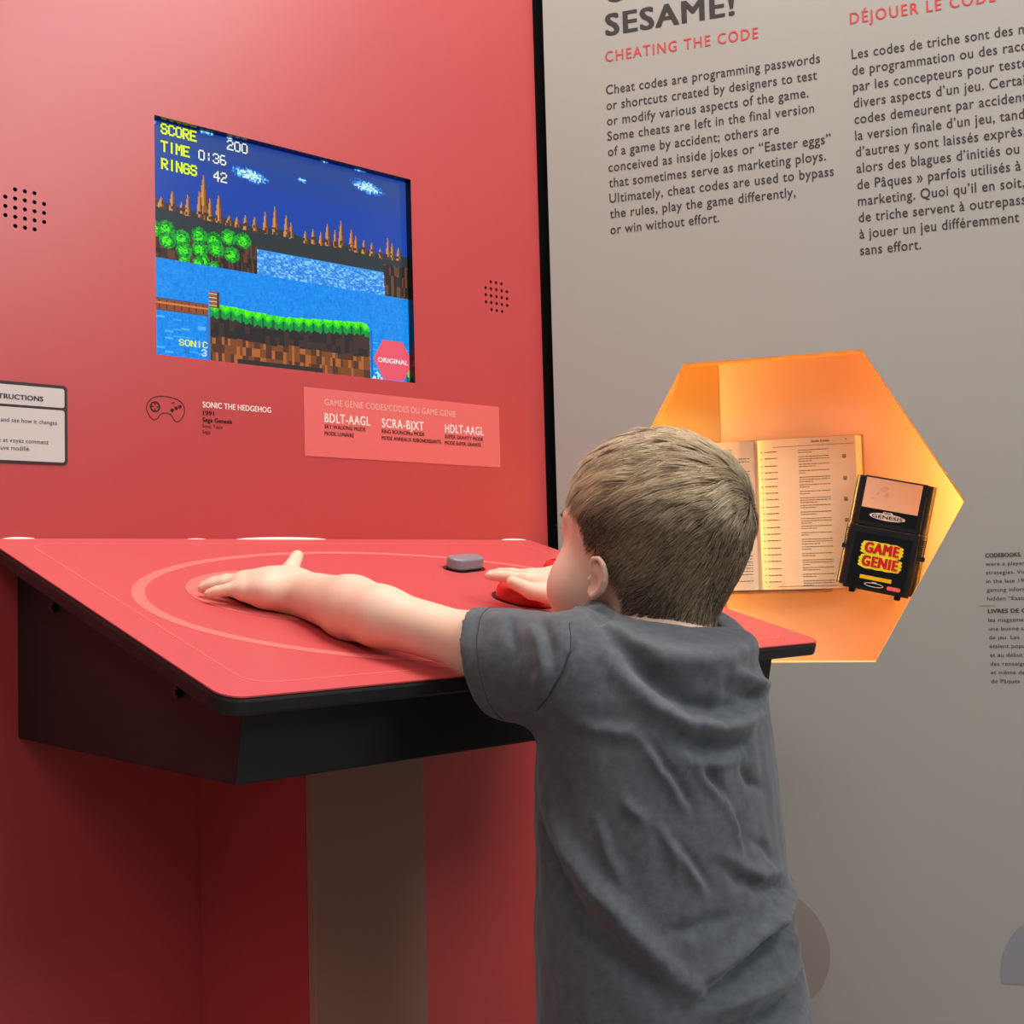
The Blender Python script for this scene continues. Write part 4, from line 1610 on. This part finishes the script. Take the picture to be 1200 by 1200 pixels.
HV, HQ, HT = make_hair(44000)
me = mesh_arrays('hair', HV, HQ)
a_ = me.attributes.new('tint', 'FLOAT', 'POINT')
a_.data.foreach_set('value', HT.astype(np.float32))
nt = M_hair.node_tree
an = nt.nodes.new('ShaderNodeAttribute')
an.attribute_name = 'tint'
rp = nt.nodes.new('ShaderNodeValToRGB')
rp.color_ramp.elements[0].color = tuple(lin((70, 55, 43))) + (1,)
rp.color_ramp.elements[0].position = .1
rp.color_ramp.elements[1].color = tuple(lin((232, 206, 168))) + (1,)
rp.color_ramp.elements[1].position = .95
nt.links.new(an.outputs['Fac'], rp.inputs['Fac'])
nt.links.new(rp.outputs['Color'], nt.nodes['Principled BSDF'].inputs['Base Color'])
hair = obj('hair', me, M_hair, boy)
hair['label'] = 'short sandy brown hair with a whorl at the crown'
# scalp cap just above the skin
dg_n = 120
th = np.linspace(0, math.pi, dg_n)
ph_ = np.linspace(0, 2 * math.pi, dg_n * 2, endpoint=False)
TT, PP = np.meshgrid(th, ph_, indexing='ij')
Dd = np.stack([np.sin(TT) * np.cos(PP), np.sin(TT) * np.sin(PP), np.cos(TT)], -1).reshape(-1, 3)
Rr = skull_radius(Dd)
Pp = Dd * Rr[:, None]
mk = scalp_mask(Pp)
off = np.where(mk > .018, .0002 + .0010 * np.clip((mk - .018) / .03, 0, 1), -.003)
Vc = head_world(Dd * (Rr + off)[:, None])
ii = np.arange(len(Dd)).reshape(TT.shape)
Qc = np.stack([ii[:-1], ii[1:], np.roll(ii, -1, 1)[1:], np.roll(ii, -1, 1)[:-1]], -1).reshape(-1, 4)
Qc = Qc[(mk[Qc] > .012).all(1)]
used = np.unique(Qc)
rm = np.full(len(Vc), -1)
rm[used] = np.arange(len(used))
me = mesh_arrays('scalp_hair', Vc[used], rm[Qc])
M_scalp = mat('scalp_hair_base', (84, 68, 54), .7, .2, noise=.25, nscale=500)
o = obj('scalp_hair', me, M_scalp, hair)
o.matrix_parent_inverse = Matrix.Identity(4)

# ---- t-shirt
SZs = np.array([.46, .51, .55, .59, .65, .71, .77, .81, .835, .856, .872])
SA = np.array([.130, .128, .124, .120, .114, .110, .107, .101, .089, .070, .057])
SB = np.array([.098, .096, .093, .090, .086, .082, .080, .077, .070, .060, .053])
SX = np.array([.749, .746, .743, .740, .737, .736, .737, .740, .745, .750, .757])
SY = np.array([-.566, -.565, -.563, -.561, -.559, -.558, -.557, -.555, -.552, -.550, -.548])
SL_END = SH_L + (EL_L - SH_L) * .46
SR_END = SH_R + (EL_R - SH_R) * .50


def shirt_solid(P, inset=0.0, z0=.495, sl=0.0):
    d = torso(P, SA - inset, SB - inset, SX, SY, SZs, z0, .853 - inset * 1.4, .012)
    for SH, EN in ((SH_L, SL_END), (SH_R, SR_END)):
        ax = (EN - SH) / np.linalg.norm(EN - SH)
        c0 = np.array([.750, -.550, .814])
        y1 = s_cone(P, c0, SH, .036 - inset, .0375 - inset)
        sag = np.array([0, 0, -.008])
        y2 = s_chain(P, [SH, SH + (EN - SH) * .5 + sag * .5, EN + ax * .03 + sag], [.0395 - inset, .0375 - inset, .0350 - inset], .01)
        lo_ = np.array([0, 0, -.013])
        y2 = smin(y2, s_chain(P, [SH + lo_ * .6, SH + (EN - SH) * .5 + lo_, EN + ax * .03 + lo_ * 1.2], [.036 - inset, .034 - inset, .0335 - inset], .01), .012)
        y2 = smax(y2, (P - EN) @ ax - .42 * (P[..., 2] - EN[2] - .012) - sl, .001)
        d = smin(d, smin(y1, y2, .02), .026)
    return d


LUMP = [(.648, -.553, .855), (.672, -.542, .8600), (.700, -.525, .8625)]


def build_shirt():
    g = Grid((.53, -.70, .46), (.96, -.39, .92), .0024)
    lo, hi = (.53, -.70, .46), (.96, -.39, .92)
    g.add(lambda P: shirt_solid(P), lo, hi, 0, m=0)
    nk = (.763, -.545, .0)
    # standing collar roll
    def collar(P):
        x = P[..., 0] - .763
        y = P[..., 1] + .546
        zc = .8500 + .08 * y - .09 * x + .015 * np.exp(-((x + .054) ** 2 + (y - .026) ** 2) / .030 ** 2)
        rad = np.sqrt((x / .058) ** 2 + (y / .052) ** 2) + 1e-9
        q = (rad - 1) * np.sqrt(x * x + y * y) / rad
        return np.sqrt(q * q + (P[..., 2] - zc) ** 2) - .0095
    g.add(collar, (.68, -.63, .82), (.85, -.46, .91), .016)
    g.add(lambda P: s_chain(P, [np.array(q) for q in LUMP], [.010, .0125, .012], .01), np.min(LUMP, 0) - .02, np.max(LUMP, 0) + .02, .018)
    inner = lambda P: shirt_solid(P, .0050, .40, .05)
    g.add(inner, lo, hi, .001, op='s', m=0)
    def neckhole(P):
        x = (P[..., 0] - .764) / .051
        y = (P[..., 1] + .545) / .046
        r = np.sqrt(x * x + y * y) + 1e-9
        return np.maximum((r - 1) * .048, .82 - P[..., 2])
    g.add(neckhole, (.69, -.62, .84), (.84, -.47, .92), .004, op='s')
    V, Q = g.mesh()
    V = relax(V, Q, 3, .5)
    return V, Q


SV, SQ = build_shirt()
#FOLDS#
FOLDS = [   # polyline on the cloth, height (m), half width (m)
    ([(.684, -.553, .866), (.6676, -.5731, .8577), (.6758, -.5874, .8452), (.6888, -.6045, .8354), (.7118, -.6169, .8323), (.7373, -.6212, .8335), (.772, -.6159, .8403), (.806, -.600, .846)], .0085, .0120),
    ([(.660, -.572, .858), (.6641, -.5799, .8498), (.6713, -.5946, .8335), (.6821, -.6095, .8185), (.6995, -.6223, .8057), (.7217, -.6284, .8), (.7521, -.6291, .8014), (.7877, -.6203, .8049)], -.0065, .0085),
    ([(.6498, -.5819, .8439), (.6609, -.5926, .8234), (.6736, -.6092, .8045), (.6921, -.6209, .7929), (.7199, -.6292, .7866), (.7551, -.6297, .7887), (.79, -.621, .795)], .0060, .0080),
    ([(.706, -.530, .862), (.693, -.541, .868), (.678, -.550, .868), (.655, -.558, .864)], .0010, .0100),
    ([(.683, -.556, .864), (.6614, -.5697, .8621), (.6677, -.5837, .8456), (.6753, -.5948, .8368)], -.0020, .0040),
    ([(.6839, -.6186, .7802), (.6955, -.6242, .7741), (.7215, -.6307, .7717), (.745, -.631, .773)], -.0055, .0060),
    ([(.690, -.624, .765), (.715, -.631, .762), (.742, -.632, .764)], .0030, .0050),
    ([(.6374, -.5418, .7371), (.6352, -.5566, .7123), (.637, -.5745, .6881), (.6447, -.5935, .6638), (.6565, -.6098, .6386), (.6715, -.6233, .6162), (.6825, -.6305, .6036)], .0065, .0090),
    ([(.6464, -.5203, .7306), (.6362, -.5417, .702), (.6336, -.5605, .676), (.6374, -.5817, .6501), (.6467, -.6006, .626), (.6618, -.6175, .6057)], -.0050, .0090),
    ([(.6805, -.629, .6089), (.7044, -.6371, .6205), (.7358, -.6404, .6353), (.7849, -.632, .6455), (.82, -.612, .652)], .0075, .0075),
    ([(.684, -.632, .599), (.6911, -.6338, .6067), (.7104, -.6389, .6139), (.7441, -.6407, .6273), (.7985, -.6246, .6321), (.83, -.606, .640)], -.0085, .0065),
    ([(.6876, -.633, .592), (.7153, -.6411, .5955), (.7559, -.6437, .5985), (.80, -.628, .604)], .0055, .0070),
    ([(.6965, -.6382, .5766), (.7231, -.6442, .577), (.7627, -.6448, .5779), (.81, -.628, .586)], -.0080, .0075),
    ([(.70, -.640, .562), (.74, -.647, .560), (.79, -.639, .563)], .0060, .0080),
    ([(.6625, -.6038, .7827), (.6712, -.6129, .7614), (.6799, -.6186, .7451), (.6867, -.6226, .7287)], .0026, .0036),
    ([(.6655, -.6048, .7857), (.6752, -.6149, .7634), (.6839, -.6206, .7471), (.6907, -.6246, .7307)], -.0022, .0034),
    ([(.7004, -.6265, .7618), (.7121, -.6301, .7459), (.7221, -.632, .7368)], -.0034, .0040),
    ([(.6960, -.6255, .7598), (.7080, -.6301, .7429), (.7181, -.632, .7338)], .0026, .0040),
    ([(.7181, -.6316, .7332), (.7259, -.6331, .7162), (.7304, -.6347, .6982)], .0026, .0036),
    ([(.7221, -.6316, .7342), (.7299, -.6331, .7162), (.7344, -.6347, .6982)], -.0022, .0036),
    ([(.6751, -.6175, .7076), (.6861, -.6247, .6898), (.6949, -.6296, .672)], .0028, .0038),
    ([(.6791, -.6185, .7096), (.6901, -.6257, .6918), (.6989, -.6306, .674)], -.0022, .0036),
    ([(.6523, -.597, .7412), (.6572, -.6028, .732), (.6611, -.6067, .724)], .0026, .0036),
    ([(.71, -.6325, .6894), (.7264, -.636, .6777), (.7512, -.6371, .6666), (.7912, -.6282, .659)], -.0048, .0055),
    ([(.708, -.6325, .6984), (.7264, -.636, .6857), (.7512, -.6371, .6756), (.7912, -.6282, .669)], .0030, .0055),
    ([(.6666, -.617, .6481), (.685, -.6273, .6514), (.7158, -.6365, .6546)], -.0030, .0050),
    ([(.6427, -.5836, .7279), (.6445, -.5883, .7072), (.649, -.5974, .6818)], .0024, .0042),
    ([(.667, -.6114, .725), (.675, -.6176, .7063), (.6768, -.6203, .6855)], .0024, .0038),
    ([(.7383, -.6324, .7577), (.7462, -.6326, .7444), (.7645, -.6306, .7377)], -.0036, .0042),
    ([(.7389, -.6345, .7035), (.7575, -.6339, .6963), (.7726, -.6323, .6812)], -.0028, .0042),
    ([(.7279, -.6245, .8211), (.7496, -.625, .8217), (.782, -.6213, .8126), (.81, -.606, .808)], .0050, .0060),
    ([(.735, -.626, .812), (.7596, -.626, .811), (.785, -.6213, .803)], -.0040, .0050),
    ([(.6811, -.6243, .6646), (.6803, -.6257, .6443), (.6828, -.6292, .6187)], .0012, .0060),
    ([(.7476, -.6389, .6487), (.7711, -.6378, .63), (.8146, -.623, .6066)], .0030, .0060),
    ([(.6374, -.5731, .7963), (.6492, -.5874, .7882), (.6629, -.6036, .7853)], .0026, .0050),
    ([(.640, -.559, .868), (.6271, -.5734, .8478), (.6189, -.5703, .8296), (.6158, -.5594, .8135), (.6173, -.5459, .804)], -.0022, .0022),
    ([(.6239, -.5375, .869), (.615, -.5542, .8534), (.6119, -.5606, .8351), (.6108, -.5533, .8189)], .0032, .0050),
    ([(.6299, -.5395, .870), (.621, -.5582, .8534), (.6169, -.5646, .8351)], -.0036, .0046),
    ([(.6223, -.5129, .8745), (.6083, -.5356, .8534), (.6046, -.5388, .8321)], -.0022, .0045),
]


def fold_cloth(V, Q):
    N = vnormals(V, Q)
    # outward direction even on the inside layer
    ax = np.stack([np.interp(V[:, 2], SZs, SX), np.interp(V[:, 2], SZs, SY), V[:, 2]], -1)
    for SH, EN in ((SH_L, SL_END), (SH_R, SR_END)):
        d = EN - SH
        t = np.clip((V - SH) @ d / (d @ d), 0, 1.2)
        q = SH + t[:, None] * d
        near = np.linalg.norm(V - q, axis=1) < .048
        ax = np.where((near & (t > .15))[:, None], q, ax)
    out = V - ax
    N = N * np.sign((N * out).sum(1))[:, None]
    outer = V[(vnormals(V, Q) * out).sum(1) > 0]
    disp = np.zeros(len(V))
    for pts, amp, w in FOLDS:
        pts = np.array(pts)
        pts = np.stack([np.interp(np.linspace(0, 1, len(pts) * 3 - 2), np.linspace(0, 1, len(pts)), pts[:, q]) for q in range(3)], -1)
        pts = np.array([outer[((outer - q) ** 2).sum(1).argmin()] for q in pts])
        seg = np.linalg.norm(np.diff(pts, axis=0), axis=1)
        cum = np.r_[0, np.cumsum(seg)] / seg.sum()
        best = np.full(len(V), 9.0)
        tp = np.zeros(len(V))
        for i in range(len(pts) - 1):
            ab = pts[i + 1] - pts[i]
            t = np.clip((V - pts[i]) @ ab / (ab @ ab), 0, 1)
            d = np.linalg.norm(V - pts[i] - t[:, None] * ab, axis=1)
            m = d < best
            best = np.where(m, d, best)
            tp = np.where(m, cum[i] + t * (cum[i + 1] - cum[i]), tp)
        taper = np.clip(np.sin(math.pi * np.clip(tp, .04, .96)), 0, 1) ** .55
        disp += 1.55 * amp * taper * np.exp(-(best / w) ** 2)
    st = V * np.array([1, 1, .45])
    disp += .0011 * snoise(st, 70, 31) + .0006 * snoise(st, 150, 32)
    return V + N * disp[:, None]


SV = fold_cloth(SV, SQ)
SV = relax(SV, SQ, 1, .4)
me = mesh_arrays('t_shirt', SV, SQ)
M_shirt = mat('grey_jersey', (86, 89, 93), .85, .15, noise=.16, nscale=160, bump=.22, bscale=1500)
_b = M_shirt.node_tree.nodes['Principled BSDF']
_b.inputs['Sheen Weight'].default_value = .25
_b.inputs['Sheen Roughness'].default_value = .5
shirt = obj('t_shirt', me, M_shirt, boy)
shirt['label'] = 'washed charcoal grey short-sleeved t-shirt with creased back'

# seams: raglan line of the left shoulder and the stitched sleeve hem
SN = vnormals(SV, SQ)
_ax = (SL_END - SH_L) / np.linalg.norm(SL_END - SH_L)
_rel = SV - SH_L
_rad = _rel - (_rel @ _ax)[:, None] * _ax
_s = (SV - SL_END) @ _ax - .42 * (SV[:, 2] - SL_END[2] - .012)
_m = (np.abs(_s + .0150) < .0016) & ((_rad * SN).sum(1) > 0) & (np.linalg.norm(_rad, axis=1) < .065)
_u = np.cross(_ax, [0, 0, 1.])
_u /= np.linalg.norm(_u)
_v = np.cross(_u, _ax)
_an = np.arctan2(_rad @ _v, _rad @ _u)
hem = []
for a0 in np.linspace(-math.pi, math.pi, 48, endpoint=False):
    d = np.abs((_an - a0 + math.pi) % (2 * math.pi) - math.pi)
    w = _m & (d < .14)
    if w.sum():
        hem.append((SV[w] + SN[w] * .0001).mean(0))
hem = np.array(hem)
sp_ = np.array([(.652, -.550, .864), (.640, -.559, .862), (.6271, -.5734, .8478), (.6189, -.5703, .8296), (.6158, -.5594, .8135), (.6173, -.5459, .804)])
sp_ = np.stack([np.interp(np.linspace(0, 5, 40), np.arange(6), sp_[:, q]) for q in range(3)], -1)
_o = SV[(SN * (SV - np.stack([np.interp(SV[:, 2], SZs, SX), np.interp(SV[:, 2], SZs, SY), SV[:, 2]], -1))).sum(1) > 0]
sp_ = np.array([_o[((_o - q) ** 2).sum(1).argsort()[:6]].mean(0) for q in sp_])
for _ in range(3):
    sp_[1:-1] = (sp_[:-2] + sp_[1:-1] * 2 + sp_[2:]) / 4
M_seam = mat('seam_thread', (66, 68, 72), .8, .15)


def tube(name, pts, r, closed, m, parent):
    n = len(pts)
    vs, fs = [], []
    for i in range(n):
        a = pts[(i - 1) % n] if (closed or i) else pts[0]
        b = pts[(i + 1) % n] if (closed or i < n - 1) else pts[-1]
        t = (b - a) / (np.linalg.norm(b - a) + 1e-9)
        s1 = np.cross(t, [.3, .2, .9])
        s1 /= np.linalg.norm(s1)
        s2 = np.cross(t, s1)
        vs += [tuple(pts[i] + r * (math.cos(k * math.pi / 3) * s1 + math.sin(k * math.pi / 3) * s2)) for k in range(6)]
    for i in range(n if closed else n - 1):
        j = (i + 1) % n
        fs += [(i * 6 + k, i * 6 + (k + 1) % 6, j * 6 + (k + 1) % 6, j * 6 + k) for k in range(6)]
    me = bpy.data.meshes.new(name)
    me.from_pydata(vs, [], fs)
    obj(name, me, m, parent)


tube('shoulder_seam', sp_, .0005, False, M_seam, shirt)
if len(hem) > 30:
    tube('hem_stitching', hem, .00045, True, M_seam, shirt)

# ---- trousers and shoes (below the frame)
M_trs = mat('dark_trousers', (34, 36, 42), .85, .15, noise=.1, nscale=80)
g = Grid((.60, -.70, .04), (.91, -.43, .54), .004)
g.add(lambda P: torso(P, np.array([.104, .106, .104, .100]), np.array([.082, .086, .083, .078]), np.array([.752] * 4), np.array([-.56, -.56, -.559, -.557]), np.array([.42, .46, .50, .53]), .42, .527), (.63, -.66, .40), (.87, -.45, .53), 0)
for s in (-1, 1):
    hip = np.array([.752 + s * .046, -.560, .45])
    kn = np.array([.752 + s * .052, -.552, .255])
    an = np.array([.752 + s * .056, -.570, .075])
    g.add(lambda P: smax(s_chain(P, [hip, kn, an], [.066, .050, .042], .02), .075 - P[..., 2], .002), (.60, -.68, .05), (.91, -.45, .52), .012)
V, Q = g.mesh()
obj('trousers', mesh_arrays('trousers', relax(V, Q, 3), Q), M_trs, boy)
M_shoe = mat('shoe_canvas', (60, 62, 70), .7, .3, noise=.1)
M_sole = mat('shoe_sole', (210, 208, 204), .6, .3)
for s in (-1, 1):
    an = np.array([.752 + s * .056, -.570, .050])
    g = Grid((an[0] - .06, -.65, -.004), (an[0] + .06, -.44, .12), .003)
    g.add(lambda P: smax(smin(s_cone(P, an + (0, -.010, -.014), an + (0, .078, -.026), .036, .028), s_cone(P, an + (0, -.008, .0), an + (0, -.006, .03), .034, .034), .02), .010 - P[..., 2], .002), (an[0] - .06, -.65, -.004), (an[0] + .06, -.44, .12), 0, m=0)
    V, Q = g.mesh()
    shoe = obj('shoe', mesh_arrays('shoe', relax(V, Q, 2), Q), M_shoe, boy)
    bm = bmesh.new()
    pts = [(an[0] + .038 * math.cos(a) * (1 if math.sin(a) < 0 else .82), an[1] + .033 + (.083 if math.sin(a) > 0 else .082) * math.sin(a)) for a in np.linspace(0, 2 * math.pi, 40, endpoint=False)]
    prism_bm(bm, pts, .0, .012, Matrix.Identity(4))
    o = bm_obj('sole', bm, M_sole, shoe, bevel=.002)
